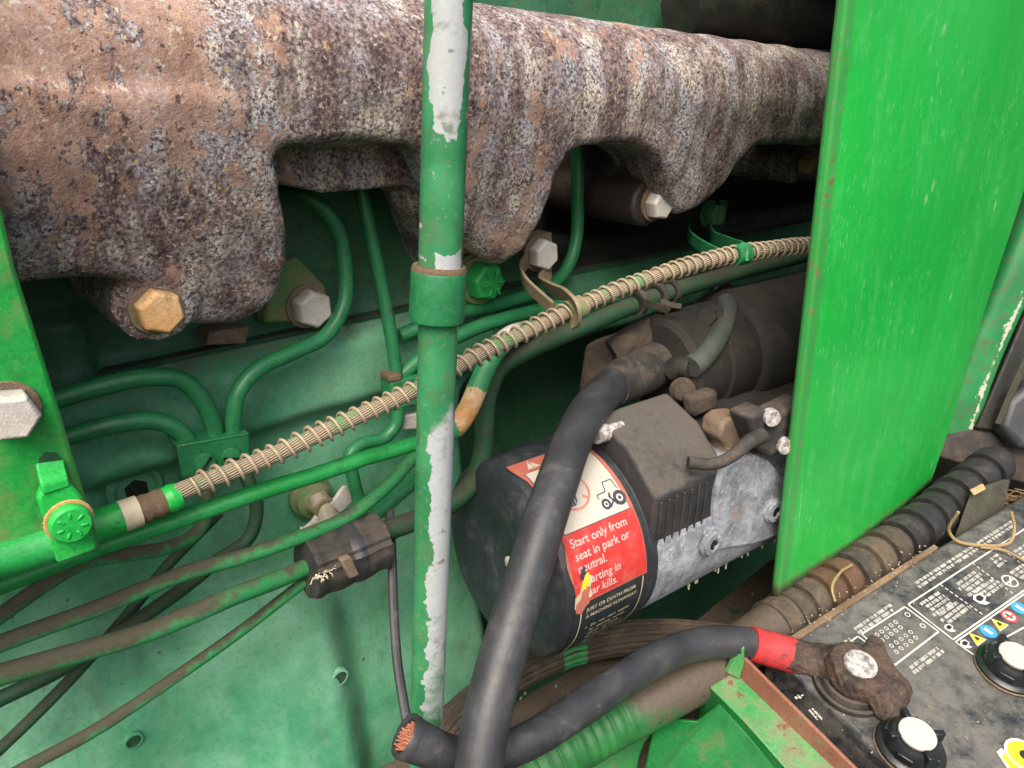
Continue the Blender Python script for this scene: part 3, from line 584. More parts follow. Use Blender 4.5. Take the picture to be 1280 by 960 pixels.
# ------------------------------------------------------------- rigid lines on the block
def line(px, r, mat, label, cat='pipe', name='fuel_line', group=None, seg=14):
    pts = [E(x, y, o) for x, y, o in px]
    return tag(MB().add(*tube(pts, r, seg, 8)).build(name, M[mat]), label, cat, group or 'rigid lines on the engine')
line([(30, 512, .03), (75, 498, .03), (130, 482, .031), (190, 471, .032), (228, 476, .033), (252, 500, .034), (266, 530, .034), (272, 575, .033)], .0041, 'tube', 'green rigid line, upper of two bends entering the screwed clip')
line([(40, 556, .028), (85, 546, .028), (140, 531, .03), (190, 526, .031), (217, 534, .033), (236, 553, .034), (246, 585, .033)], .0041, 'tube', 'green rigid line, lower of two bends entering the screwed clip')
line([(345, 236, .0), (375, 243, .012), (405, 262, .018), (424, 292, .02), (432, 340, .022), (430, 380, .024), (408, 419, .027), (365, 441, .03), (322, 462, .032), (298, 490, .034), (292, 520, .034), (293, 575, .033)], .0039, 'tube', 'green rigid line curving down from under the manifold to the screwed clip')
line([(440, 190, .01), (452, 240, .018), (466, 305, .022), (480, 372, .026), (492, 440, .03), (497, 500, .034), (495, 530, .035), (480, 548, .035), (452, 555, .035), (438, 568, .036), (442, 600, .038), (452, 640, .04), (455, 700, .045)], .0036, 'tube', 'thin green line dropping straight past the pole, then kinked behind the cable')
line([(722, 170, .01), (722, 240, .012), (720, 300, .014), (706, 340, .018), (678, 362, .02), (630, 378, .022), (560, 395, .024), (500, 420, .02)], .0042, 'tube', 'green rigid line hooking down from between two manifold ports')
line([(770, 372, .03), (700, 383, .032), (640, 396, .034), (590, 412, .036), (540, 438, .036), (500, 470, .03)], .0042, 'tube', 'green line running under the strap clip beside the pole')
line([(1010, 318, .075), (930, 338, .07), (860, 358, .066), (800, 378, .062), (720, 412, .06), (655, 440, .06), (622, 462, .06), (608, 500, .06), (604, 560, .06), (592, 600, .06), (566, 628, .06), (520, 650, .062), (470, 668, .064), (420, 690, .066)], .0056, 'tube_grime', 'dirty brown-green pipe under the sprung cable, dropping to the rubber wrap')
sg = thing('fuel_line', E(600, 480, .07), 'short green pipe with bare orange patch beside the pole', 'pipe', 'rigid lines on the engine')
gp = [E(*p) for p in ((668, 412, .055), (650, 415, .061), (632, 424, .066), (612, 452, .07), (598, 482, .072), (585, 512, .0725), (568, 535, .073), (540, 549, .074))]
Cg, _ = spline(gp, 10); Lg = np.r_[0, np.cumsum(np.linalg.norm(np.diff(Cg, axis=0), axis=1))]
M['primer'] = primer_mat(float(Lg[np.argmin(np.linalg.norm(Cg-E(585, 512, .0725), axis=1))]), float(Lg[np.argmin(np.linalg.norm(Cg-E(638, 420, .065), axis=1))]))
MB().add(*tube(gp, .0056, 16, 10)).build('pipe_wall', M['primer'], sg)
line([(530, 551, .074), (480, 566, .074), (455, 573, .074), (390, 595, .073), (330, 613, .072), (233, 646, .07), (140, 678, .07), (60, 708, .07), (-30, 742, .07)], .0038, 'tube_bright', 'bright green pipe running straight below the sprung cable')
line([(560, 560, .05), (519, 572, .052), (491, 601, .055), (441, 642, .06), (400, 662, .062), (360, 677, .064), (300, 697, .066), (233, 716, .066), (117, 762, .066), (50, 786, .066), (-30, 816, .066)], .0035, 'tube_brown', 'green pipe with muddy top passing above the rubber wrap')
line([(560, 572, .04), (519, 601, .042), (480, 633, .045), (450, 660, .05), (410, 700, .06)], .0042, 'tube', 'green pipe rising from the rubber wrap to the pole')
line([(420, 692, .062), (385, 708, .064), (340, 727, .070), (290, 746, .074), (230, 772, .075), (175, 793, .074), (90, 818, .073), (-30, 852, .072)], .0043, 'tube_brown', 'thick muddy green pipe leaving the rubber wrap')
line([(420, 702, .062), (380, 728, .062), (310, 782, .062), (240, 832, .062), (120, 912, .062), (20, 966, .062), (-30, 995, .062)], .0028, 'tube_brown', 'lowest slim pipe, muddy top, slanting below the rubber wrap')
line([(250, 585, .033), (257, 610, .036), (258, 640, .038), (246, 666, .042), (215, 683, .046), (160, 693, .05), (105, 703, .052), (60, 728, .054), (0, 770, .055), (-40, 800, .055)], .0032, 'tube_brown', 'green line looping out from under the clip to the side plate')
line([(303, 585, .033), (312, 605, .036), (321, 635, .037), (311, 672, .038), (276, 698, .04), (220, 742, .043), (150, 790, .045), (90, 829, .046), (-30, 888, .046)], .0034, 'tube_grime', 'brown crusted line curling down from the right side of the clip')
line([(275, 640, .028), (233, 682, .03), (204, 713, .031), (163, 764, .033), (100, 836, .034), (52, 886, .035), (-20, 955, .035)], .0027, 'tube_grime', 'slim steep grimy line crossing behind the other pipes')
# clip holding three lines
ck = thing('pipe_clip', E(265, 595, .03), 'green folded pipe clip with two slotted screws', 'clip', 'clips on the rigid lines')
cpx = [(221, 557), (312, 541), (315, 578), (228, 598)]
MB().add(*prism([E(x, y, .040) for x, y in cpx], -en*.0016)).build('clip_plate', M['tube'], ck, bevel=.0006)
MB().add(*prism([E(x, y, .040) for x, y in ((221, 557), (312, 541), (311, 545.5), (222, 561.5))], -en*.014)).build('clip_flange', M['tube'], ck, bevel=.0006)
MB().add(*prism([E(x, y, .040) for x, y in ((312, 541), (315, 578), (311, 579), (308, 542))], -en*.012)).build('clip_side', M['tube'], ck, bevel=.0006)
for x, y, t in ((255, 578, .75), (288, 571, 1.9)):
    sc_ = MB().add(*lathe([(.0046, 0), (.005, .0008), (.0046, .0022), (.002, .0028), (0, .0028)], E(x, y, .040), en, 22)).build('screw', M['tube'], ck)
    d = ZZ*math.cos(t)+eu*math.sin(t); MB().add(*box(E(x, y, .040)+en*.0025, d*.0042, np.cross(en, d)*.0006, en*.0006)).build('slot', M['dark'], sc_)
# clip halfway up the thin line, behind the cable
ck = thing('pipe_clip', E(500, 490, .03), 'small green block clip on the thin line behind the pole', 'clip', 'clips on the rigid lines')
MB().add(*prism([E(x, y, .038) for x, y in ((488, 477), (530, 468), (534, 505), (492, 514))], -en*.012)).build('clip_block', M['tube'], ck, bevel=.0015)
MB().add(*prism([E(x, y, .034) for x, y in ((504, 520), (536, 514), (538, 536), (502, 538))], -en*.004)).build('bare_tab', M['zinc'], ck, bevel=.001)
MB().add(*prism([E(x, y, .0385) for x, y in ((486, 470), (503, 467), (503, 476), (487, 479))], -en*.010)).build('rusty_top', M['rim'], ck, bevel=.001)

# rubber wrap with strap
rw = thing('rubber_wrap', E(430, 725, .06), 'black crumbling rubber wrap strapped round the pipes', 'wrap')
wrp = [E(383, 712, .066), E(400, 706, .066), E(430, 694, .066), E(455, 683, .066), E(474, 675, .066)]
n_ = 40; sec = [(.0140*math.cos(2*math.pi*i/n_)*(1+.05*math.sin(3*i)), .0150*math.sin(2*math.pi*i/n_)*(1+.04*math.cos(5*i))) for i in range(n_)]
MB().add(*sweep(wrp, sec, 6, en, lambda t, s: 1+.03*math.sin(t*21))).build('wrap_sleeve', M['rubber_dust'], rw)
MB().add(*sweep(wrp[2:4], [(a*1.05, b*1.05) for a, b in sec], 4, en, lambda t, s: 1 if .2 < t < .75 else .94)).build('tie_band', M['rubber'], rw)
MB().add(*box(E(436, 708, .086), nrm(E(446, 732, .08)-E(430, 700, .08))*.0065, eu*.0028, en*.0018)).build('buckle', M['washer'], rw, bevel=.0008)
for k in range(26):
    x = 390+random.random()*30; y = 723-(x-390)*.42+random.uniform(-4, 4); p = E(x, y, .083)
    MB().add(*tube([p, p+en*.002+ZZ*random.uniform(-.002, .002)+eu*random.uniform(-.003, .003)], .00025, 4, 2)).build('frayed_thread', M['l_line'], rw)

# drain cock with wing handle
dc = thing('drain_cock', E(390, 630, .01), 'dull brass wing drain cock on the block wall', 'drain cock')
q = E(386, 618, .006)
MB().add(*lathe([(.0125, 0), (.0125, .003), (.0105, .004), (.0105, .009), (.008, .010), (.0065, .014), (.0065, .022)], q, en, 22)).build('fitting', M['clamp'], dc)
q2 = q+en*.020-ZZ*.003; ax = nrm(en*.55-ZZ*.8+eu*.1)
MB().add(*lathe([(.0030, .014), (.0058, .014), (.0062, .0), (.0052, -.012), (0, -.013)], q2, ax, 20)).build('spigot', M['brass'], dc)
MB().add(*lathe([(.0030, .0141), (.0030, .006), (0, .006)], q2, ax, 16)).build('spout', M['dark'], dc)
wd = nrm(E(420, 610, .03)-E(370, 660, .03))
for sgn, L in ((1, .016), (-1, .0175)):
    MB().add(*sweep([q2+wd*sgn*.003, q2+wd*sgn*L*.5+en*.002, q2+wd*sgn*L*.85+en*.001, q2+wd*sgn*L-ZZ*.001*sgn], [(-.0012, -.0042), (.0012, -.0042), (.0016, 0), (.0012, .0042), (-.0012, .0042), (-.0016, 0)], 5, en, lambda t, s: 1+.25*t)).build('wing', M['zinc'], dc, bevel=.0006)

# strap clips that carry the control cable
def strap(px, w_, t_, mat, parent, name='strap'):
    pts = [E(x, y, o) for x, y, o in px]
    return MB().add(*sweep(pts, [(-t_, -w_), (t_, -w_), (t_, w_), (-t_, w_)], 8, en)).build(name, M[mat], parent, bevel=t_*.4)
sc_ = thing('strap_clip', E(672, 330, .02), 'tan looped strap clip under the pale bolt, holding the sprung cable', 'clip', 'strap clips of the control cable')
strap([(665, 318, .026), (652, 336, .040), (658, 354, .058), (676, 372, .076), (692, 386, .088)], .0042, .0009, 'strap_tan', sc_)
strap([(684, 320, .026), (684, 340, .036), (678, 352, .046), (692, 362, .07), (712, 372, .098), (722, 384, .107), (722, 396, .106), (714, 402, .1)], .0042, .0009, 'strap_tan', sc_)
loop = E(718, 387, .098)
tg = nrm(cab[8]-cab[7]); 
MB().add(*lathe([(.0052, -.0048), (.0062, -.0048), (.0062, .0048), (.0052, .0048), (.0052, -.0048)], loop, tg, 26)).build('cable_loop', M['clamp'], sc_)
MB().add(*prism([E(x, y, .020) for x, y in ((655, 300), (690, 290), (692, 312), (668, 335))], -en*.012)).build('back_tab', M['strap_tan'], sc_, bevel=.001)
bolt(E(671, 316, .030), en, .0165, .0085, M['zinc'], sc_, .1, wmat=M['washer'])
sc_ = thing('strap_clip', E(885, 275, .02), 'shadowed dark green strap clip holding the far end of the cable', 'clip', 'strap clips of the control cable')
strap([(862, 282, .02), (862, 295, .05), (880, 309, .085), (898, 318, .105)], .0038, .0009, 'tube', sc_)
strap([(886, 283, .03), (892, 296, .06), (915, 306, .1), (930, 315, .122), (931, 327, .124)], .0038, .0009, 'tube', sc_)
MB().add(*lathe([(.0052, -.0048), (.0062, -.0048), (.0062, .0048), (.0052, .0048), (.0052, -.0048)], E(925, 318, .12), nrm(cab[11]-cab[10]), 26)).build('cable_loop', M['tube'], sc_)
bolt(E(885, 267, .03), en, .0145, .009, M['head'], sc_, .4, wmat=M['head'])
line([(905, 250, .0), (900, 280, .0), (893, 296, .01), (890, 340, .0)], .0035, 'head', 'dark line stub behind the far strap clip')

# ------------------------------------------------------------- pole in front
pl_ = thing('support_pole', E(533, 900, .125), 'worn green and bare white upright pole with a collar, crossing the engine', 'pole')
A = E(563, -60, .125); Bm = E(549.5, 350, .125); Cb = E(531, 985, .125)
hint = rt
MB().add(*tube([A, Bm], .0086, 28, 24, hint)).build('upper_tube', M['pole_up'], pl_)
MB().add(*tube([E(549.6, 345, .125), Cb], .0080, 28, 24, hint)).build('lower_tube', M['pole_lo'], pl_)
c0 = E(549, 336, .125); c1 = E(545.5, 400, .125); ax = nrm(c1-c0); L = np.linalg.norm(c1-c0)
MB().add(*lathe([(.0090, -.0005), (.0100, -.001), (.0108, .0003), (.0111, .002), (.0111, L-.002), (.0107, L), (.0080, L)], c0, ax, 32)).build('collar', M['tube'], pl_)
nr_ = 40; MB().add(*lathe([(.0089, -.0012), (.0103, -.0014), (.0110, .0002), (.0108, .0016), (.0100, .0008), (.0089, -.0012)], c0, ax, 36)).build('rusty_rim', M['rim'], pl_)
MB().add(*sweep([E(487, 640, .05), E(490, 700, .07), E(492, 760, .085), E(497, 830, .1), E(509, 905, .12)], circ(.0026, 10), 8)).build('thin_wire', M['rubber'])
tag(bpy.data.objects['thin_wire'], 'thin grey wire hanging beside the pole down to the cut cable', 'wire')
# ------------------------------------------------------------- starter motor
AS = R(54); sa = np.array([math.sin(AS), math.cos(AS), 0]); sn = np.array([math.cos(AS), -math.sin(AS), 0])
C0 = DP(648, 692, .44); RS = .0582
def SP(px, py, s): r = ray(px, py); return CAM+r*(((C0-CAM)@sa+s)/(r@sa))          # on the plane s along the axis
def QP(px, py, d): r = ray(px, py); return CAM+r*(((C0-CAM)@sn+d)/(r@sn))          # on the plane d outward of the axis
def cyl(s, th, r=RS): th = R(th); return C0+sa*s+(sn*math.cos(th)+ZZ*math.sin(th))*r
def patch(s0, s1, t0, t1, r, ns=8, nt_=16, edge=None):
    v = []; f = []
    for j in range(nt_+1):
        t = t0+(t1-t0)*j/nt_
        for i in range(ns+1):
            s = s0+(s1-s0)*i/ns
            if edge: s, tt = edge(s, t)
            else: tt = t
            v.append(cyl(s, tt, r))
    for j in range(nt_):
        for i in range(ns):
            a = j*(ns+1)+i; f.append((a, a+1, a+ns+2, a+ns+1))
    return v, f
def ctext(body, s0, t0, size, r, bold=0):
    v, f = text_mesh(body, size, bold*size); return [cyl(s0+x, t0+math.degrees(y/RS), r) for x, y, z in v], f
def flat_on_cyl(pts, s0, t0, k, r): return [cyl(s0+x*k, t0+math.degrees(y*k/RS), r) for x, y in pts]
st = thing('starter_motor', cyl(.1, -90), 'black starter motor with red and white warning decal and corroded aluminium nose', 'starter motor')
pr = [(0, -.0125), (.028, -.0125), (.032, -.0140), (.046, -.0140), (.052, -.0130), (.0560, -.0105), (.0577, -.0070), (RS, -.0030), (RS, .046), (RS-.0006, .0465), (RS-.0006, .0485), (RS, .049), (RS, .053)]
MB().add(*lathe(pr, C0, sa, 72)).build('end_cap', M['starter'], st, 30)
MB().add(*lathe([(.0035, -.0125), (.0045, -.0150), (.003, -.016), (0, -.016)], C0+sn*.012+ZZ*.006, sa, 14)).build('end_bolt', M['zinc'], st)
MB().add(*lathe([(RS-.001, .0525), (RS-.0005, .054), (RS-.0005, .20)], C0, sa, 72)).build('nose_housing', M['alu'], st, 40)
MB().add(*patch(.09, .30, 42, 185, RS+.0015, 12, 24)).build('drive_housing', M['dustdark'], st, 40)
# decal
MB().add(*patch(-.0075, .0440, 2.5, 90, RS+.0003, edge=lambda s, t: (s+.0015*math.sin(t*.2)*(s < 0), t))).build('decal_border', M['l_redfade'], st, 80)
MB().add(*patch(-.0068, .0434, 3.5, 39.5, RS+.0005)).build('decal_red_field', M['l_red'], st, 80)
dw = MB().add(*patch(-.0040, .0410, 40, 79, RS+.0006)).build('decal_white_field', M['l_white'], st, 80)
MB().add(*patch(-.0044, .0414, 39.6, 79.6, RS+.00045)).build('decal_white_outline', M['l_ink'], st, 80)
def tri(a): return [(0, 0), (a, 0), (a/2, a*.85)]
m_ = MB(); m_.add(flat_on_cyl(tri(.0085), .0, 81.5, 1, RS+.0006), [(0, 1, 2)]).build('warning_triangle', M['l_white'], st, 0)
m_ = MB(); m_.add(*ctext('!', .0032, 82.3, .0075, RS+.0007)); m_.build('exclamation_mark', M['l_red'], st, 0)
# prohibition ring
def ringpoly(cx, cy, r0, r1, a0=0, a1=360, n=40):
    A = [math.radians(a0+(a1-a0)*i/n) for i in range(n+1)]; v = [(cx+r0*math.cos(t), cy+r0*math.sin(t)) for t in A]+[(cx+r1*math.cos(t), cy+r1*math.sin(t)) for t in A]
    return v, [(i, i+1, n+2+i, n+1+i) for i in range(n)]
def onc(vf, name, mat, r, par, s0=0., t0=0.): return MB().add(flat_on_cyl(vf[0], s0, t0, 1, r), vf[1]).build(name, mat, par, 0)
Yd = lambda t: R(t)*RS                      # arc length of an angle
onc(ringpoly(.0115, Yd(60), .0105, .0117), 'prohibition_ring', M['l_ring'], RS+.0009, st)
a_, b_ = (.0040, Yd(68)), (.0195, Yd(52.6)); d_ = nrm(np.array(b_)-np.array(a_)); q_ = np.array([-d_[1], d_[0]])*.0007
onc(([tuple(np.array(a_)+q_), tuple(np.array(b_)+q_), tuple(np.array(b_)-q_), tuple(np.array(a_)-q_)], [(0, 1, 2, 3)]), 'prohibition_bar', M['l_ring'], RS+.0009, st)
hand = [(.0055, .0), (.0105, .0), (.0125, .002), (.0130, .0045), (.0110, .0068), (.0090, .0072), (.0070, .0064), (.0052, .004)]
onc(([(x, y+Yd(51.5)) for x, y in hand], [tuple(range(8))]), 'pictogram_hand', M['l_ink'], RS+.0008, st)
for k in range(3): onc(([(.0062+k*.0021, Yd(52.3)), (.0068+k*.0021, Yd(52.3)), (.0078+k*.0019, Yd(57)), (.0072+k*.0019, Yd(57))], [(0, 1, 2, 3)]), 'pictogram_finger_gap', M['l_white'], RS+.0009, st)
# pictogram of a tractor with crossed lines
tx, ty = .0245, Yd(43.5)
for cx, cy, r in ((.0035, .0028, .0030), (.0135, .0035, .0042)):
    onc(ringpoly(tx+cx, ty+cy, r*.52, r), 'pictogram_wheel', M['l_ink'], RS+.0008, st); onc(ringpoly(tx+cx, ty+cy, 0.0001, r*.25, n=12), 'pictogram_hub', M['l_ink'], RS+.0008, st)
def stroke(p, w_, name='pictogram_line'):
    for a, b in zip(p[:-1], p[1:]):
        a = np.array(a); b = np.array(b); d = nrm(b-a); q = np.array([-d[1], d[0]])*w_
        onc(([tuple(a+q+(tx, ty)), tuple(b+q+(tx, ty)), tuple(b-q+(tx, ty)), tuple(a-q+(tx, ty))], [(0, 1, 2, 3)]), name, M['l_ink'], RS+.00085, st)
stroke([(.0005, .0062), (.0005, .0088), (.0068, .0092), (.0082, .0145), (.0145, .0145), (.0150, .0082)], .0003)
stroke([(.0055, .0005), (.0125, .0062)], .0005); stroke([(.0072, .0065), (.0105, .0005)], .0005); stroke([(.0085, .008), (.0075, .005)], .0006)
rt_ = RS+.0009
for tx_, t0, s0 in (('Start only from', 32.6, -.0035), ('seat in park or', 25.9, -.0030), ('neutral.', 19.6, -.0030), ('Starting in', 12.4, -.0010), ('gear kills.', 6.0, -.0018)):
    v, f = ctext(tx_, s0, t0, .00635, rt_, .012); MB().add(v, f).build('decal_text', M['l_pink'], st, 0)
MB().add(*patch(-.0075, .0420, -44, 2, RS+.0003)).build('decal_black_field', M['l_blk'], st, 80)
for tx_, t0, s0, z_ in (('JURY OR DEATH FROM', -3.6, .0005, .0034), ('A MACHINE RUNAWAY.', -8.0, .0005, .0034), ('1.  Do  not  start  engine', -16.5, .0015, .0032), ('by  shorting  across', -20.5, .0060, .0032), ('starter  terminals.', -24.5, .0060, .0032), ('Machine  will  start  in', -28.3, .0060, .0030), ('gear  if  normal  circuitry', -32.0, .0060, .0030), ('is  bypassed.', -35.6, .0060, .0030)):
    MB().add(*ctext(tx_, s0, t0, z_, RS+.0006, .008)).build('decal_text', M['l_line'], st, 0)
for s_ in (-.0035, .0405): MB().add(*patch(s_, s_+.0008, -40, 2, RS+.0006, 1, 14, edge=lambda s, t: (s-.004*ss(-t, 20, 42), t))).build('decal_border_line', M['l_line'], st, 0)
torn = [(-.008, -.006), (-.003, -.009), (.001, -.004), (.004, -.0025), (.003, .003), (.0055, .008), (.002, .0095), (-.002, .007), (-.004, .002), (-.0075, .0)]
onc(([(x, y+Yd(8)) for x, y in torn], [tuple(range(10))]), 'torn_decal', M['l_line'], RS+.0010, st)
onc(([(x*.8-.0012, y*.8+Yd(4.5)) for x, y in torn], [tuple(range(10))]), 'torn_decal', M['l_redfade'], RS+.0012, st)
onc(([(x*.45+.001, y*.45+Yd(14.5)) for x, y in torn], [tuple(range(10))]), 'torn_decal', M['p_yellow'], RS+.0012, st)
onc(([(x*.35+.000, y*.35+Yd(19)) for x, y in torn], [tuple(range(10))]), 'torn_decal', M['l_ink'], RS+.0012, st)

# black cover over the terminals
s0 = .049
prof = [(730, 550), (744, 518), (784, 560), (820, 624), (812, 692), (765, 690)]
end = [SP(x, y, s0) for x, y in prof]
Lc = .058
MB().add(*prism(end, sa*Lc)).build('terminal_cover', M['cover'], st, bevel=.0025, seg=3)
fa, fb = end[3], end[4]
for k in range(7):
    p0 = fa+(fb-fa)*.10+sa*Lc*(k+.7)/9.6; p1 = fa+(fb-fa)*.93+sa*Lc*(k+.7)/9.6; nn = nrm(np.cross(fb-fa, sa)); nn = nn if nn@sn > 0 else -nn
    MB().add(*tube([p0+nn*.0004, (p0+p1)/2+nn*.0008, p1+nn*.0002], .0007, 8, 3)).build('cover_rib', M['cover'], st)
MB().add(*lathe([(.0048, -.008), (.0052, -.007), (.0052, 0), (.0035, .0), (.0035, .012)], SP(757, 540, .048), sa, 14)).build('cover_screw', M['lead'], st)
# nose casting standing up beside the cover
poly = [(896, 672), (895, 640), (896, 615), (901, 596), (912, 580), (930, 572), (948, 570), (962, 576), (974, 590), (990, 605), (1000, 640), (985, 668), (940, 682), (890, 690)]
MB().add(*prism([QP(x, y, .0592) for x, y in poly], -sn*.025)).build('nose_flange', M['alu'], st, bevel=.002, seg=3)
MB().add(*prism([QP(x, y, .050) for x, y in ((897, 600), (908, 574), (910, 560), (900, 548), (903, 530), (914, 521), (932, 519), (940, 535), (946, 560), (950, 600))], -sn*.015)).build('nose_ear', M['washer'], st, bevel=.002)
for x, y in ((887, 678), (965, 637)):
    c_ = QP(x, y, .0592); bb = MB().add(*lathe([(.0085, 0), (.0085, .0015), (.0072, .0022), (.0070, .0035), (.0040, .0038), (.0032, .0015), (0, .0015)], c_, sn, 24)).build('recessed_screw', M['alu'], st)
    MB().add(*box(c_+sn*.0022, ZZ*.0035, sa*.0009, sn*.0008)).build('screw_cross', M['dark'], bb); MB().add(*box(c_+sn*.0023, sa*.0035, ZZ*.0009, sn*.0008)).build('screw_cross', M['dark'], bb)
for k in range(14):
    s_ = .10+random.random()*.1; th = -52+random.random()*8; p = cyl(s_, th, RS); MB().add(*tube([p, p-ZZ*random.uniform(.002, .005)], .0006, 6, 2)).build('mud_drip', M['l_line'], st)
# solenoid
def SOL(s): return C0+sa*s+ZZ*.098-sn*.012
pr = [(0, .128), (.022, .128), (.030, .129), (.034, .133), (.034, .160), (.036, .161), (.036, .188), (.0375, .189), (.0395, .191), (.041, .195), (.041, .36), (.03, .362)]
MB().add(*lathe(pr, C0+ZZ*.077-sn*.022, sa, 56)).build('solenoid', M['dustdark'], st, 35)
MB().add(*lathe([(.0075, .0), (.008, .003), (.0055, .004), (.0055, .007), (.003, .008), (0, .008)], SP(853, 486, .120), -sa*.75+sn*.7+ZZ*.1, 16)).build('terminal_stud', M['dust'], st)
MB().add(*prism([QP(x, y, .022) for x, y in ((866, 498), (898, 487), (900, 512), (868, 524))], -sn*.01)).build('cast_boss', M['dust'], st, bevel=.003)
# sensor block with two screws and its lead
sb = thing('connector_block', QP(960, 560, .06), 'grey connector block with two screws beside the panel edge', 'connector')
MB().add(*prism([QP(x, y, .064) for x, y in ((936, 522), (958, 512), (972, 520), (980, 514), (1010, 500), (1012, 545), (990, 552), (985, 566), (962, 573), (950, 562))], -sn*.016)).build('block_body', M['rubber_dust'], sb, bevel=.003, seg=3)
for x, y in ((961, 519), (977, 554)):
    bb = MB().add(*lathe([(.0048, 0), (.0050, .004), (.0046, .0055), (.0022, .0058), (0, .005)], QP(x, y, .0635), nrm(sn-sa*.5), 18)).build('screw', M['lead'], sb)
tag(MB().add(*tube([QP(860, 578, .055), QP(892, 580, .063), QP(915, 570, .066), QP(935, 553, .067), QP(952, 545, .066)], [.0034, .0034, .0036, .0042, .0046], 12)).build('connector_lead', M['rubber_dust']), 'short dusty lead running from the black cover to the connector block', 'wire')
# dusty bracket and boot behind the cable
db = thing('cable_shield', DP(760, 450, .5), 'brown dust-coated shield plate with rolled end behind the cable boot', 'shield')
MB().add(*prism([DP(x, y, .505) for x, y in ((733, 432), (745, 424), (815, 402), (826, 406), (828, 424), (822, 440), (770, 470), (724, 500), (727, 470))], fw*.006)).build('shield_plate', M['dust'], db, bevel=.002)
MB().add(*tube([DP(765, 442, .503), DP(800, 422, .505), DP(827, 408, .508)], [.0095, .0115, .0110], 18)).build('rolled_end', M['dust'], db)

# ------------------------------------------------------------- cables and hoses
cb = thing('starter_cable', DP(797, 470, .47), 'thick black starter cable bending down across the decal', 'cable')
cp = [(838, 450, .505), (805, 464, .485), (772, 479, .458), (742, 505, .432), (716, 550, .405), (697, 602, .382), (680, 652, .368), (661, 715, .357), (641, 778, .346), (622, 842, .337), (607, 905, .330), (599, 955, .326), (596, 1010, .322)]
MB().add(*tube([DP(*p) for p in cp[1:]], .0106, 24, 12)).build('cable_sheath', M['rubber'], cb)
MB().add(*tube([DP(842, 449, .508), DP(826, 454, .498), DP(805, 464, .485), DP(782, 474, .466), DP(765, 483, .452)], [.010, .0142, .0145, .0140, .0118], 24)).build('boot', M['rubber_dust'], cb)

bc_ = thing('battery_cable', DP(700, 900, .38), 'black battery cable with red tape and a corroded clamp, cut open at one end', 'cable')
cp = [(507, 920, .3228), (530, 931, .3255), (560, 943, .336), (605, 946, .350), (660, 926, .364), (720, 889, .384), (780, 849, .406), (830, 820, .426), (880, 804, .442), (925, 803, .448), (965, 812, .451), (1005, 824, .452), (1040, 836, .450)]
cpts = [DP(*p) for p in cp]
MB().add(*tube(cpts, [.0092, .0086, .0084, .0084, .0086, .0088, .0090]+[.0092]*6, 24, 10, caps=False)).build('cable_sheath', M['rubber'], bc_)
ed = nrm(cpts[0]-cpts[1])
MB().add(*lathe([(.0094, -.003), (.0096, .0), (.0090, .0012), (.0070, .0002), (.0066, -.003), (0, -.003)], cpts[0], ed, 26)).build('cut_rim', M['rubber'], bc_)
m_ = MB(); a_ = nrm(np.cross(ed, ZZ)); b2 = np.cross(a_, ed)
for k in range(150):
    r_ = .0057*math.sqrt(random.random()); t = random.random()*6.283; q = cpts[0]+(a_*math.cos(t)*.80+b2*math.sin(t)*1.1)*r_
    m_.add(*tube([q-ed*.003, q+ed*random.uniform(-.001, .0016)+a_*random.uniform(-.0008, .0008)+b2*random.uniform(-.0008, .0008)], .00042, 5, 2))
s_ = m_.build('copper_strands', M['copper'], bc_); s_['kind'] = 'stuff'
MB().add(*tube([DP(938, 804.5, .449), DP(952, 808, .450), DP(972, 813.5, .451), DP(993, 820, .452)], [.0100, .0102, .0104, .0102], 26, 6)).build('red_tape', M['tape'], bc_)

cn = thing('wiring_conduit', DP(850, 860, .45), 'ribbed wiring conduit, overpainted green at one end and muddy rings beside the battery', 'conduit')
lo = [DP(*p) for p in ((620, 985, .405), (690, 945, .415), (760, 906, .43), (830, 868, .445), (885, 838, .46), (940, 800, .478), (990, 765, .495))]
MB().add(*sweep(lo, circ(.0147, 28), n=420, scale=lambda t, s: 1+(.022*math.sin(s*2*math.pi/.0065)*ss(.45-t, .0, .2) if t < .45 else 0)-.03*ss(-abs(((s+.004) % .011)-.0055), -.0007, 0)*ss(.42-t, 0, .1))).build('painted_length', M['loomhalf'], cn)
ri = [DP(*p) for p in ((965, 783, .487), (1010, 752, .503), (1060, 720, .522), (1110, 686, .545), (1160, 648, .57), (1200, 615, .592), (1250, 575, .62))]
Cc, _ = spline(ri, 20); Ll = np.linalg.norm(np.diff(Cc, axis=0), axis=1).sum(); nr = 15
for k in range(nr):
    i0 = int(k/nr*(len(Cc)-1)); i1 = min(len(Cc)-1, int((k+1)/nr*(len(Cc)-1))+1)
    MB().add(*tube(list(Cc[i0:i1+1]), [.0166+.0006*random.random(), .0163, .0157, .0118], 26, 2)).build('conduit_ring', M[('loom', 'dust', 'loom', 'loomrust', 'loomrust', 'loom', 'loom', 'dust')[k] if k < 8 else 'loomblack'], cn)

rh = thing('ridged_hose', DP(700, 815, .5), 'brown ridged hose with a green overspray patch under the starter', 'hose')
n_ = 48; sec = [(.0118*(1+(.05 if i % 3 else -.05))*math.cos(2*math.pi*i/n_), .0100*(1+(.05 if i % 3 else -.05))*math.sin(2*math.pi*i/n_)) for i in range(n_)]
hp = [DP(*p) for p in ((530, 950, .46), (565, 905, .475), (605, 870, .487), (655, 836, .5), (710, 812, .512), (770, 799, .52), (835, 795, .522), (920, 803, .515))]
MB().add(*sweep(hp, sec, 10)).build('hose_wall', M['dust'], rh)
MB().add(*sweep([hp[3]+(hp[4]-hp[3])*.75, hp[4], hp[4]+(hp[5]-hp[4])*.3], [(a*1.02, b*1.02) for a, b in sec], 10, caps=False)).build('overspray', M['tube_brown'], rh)

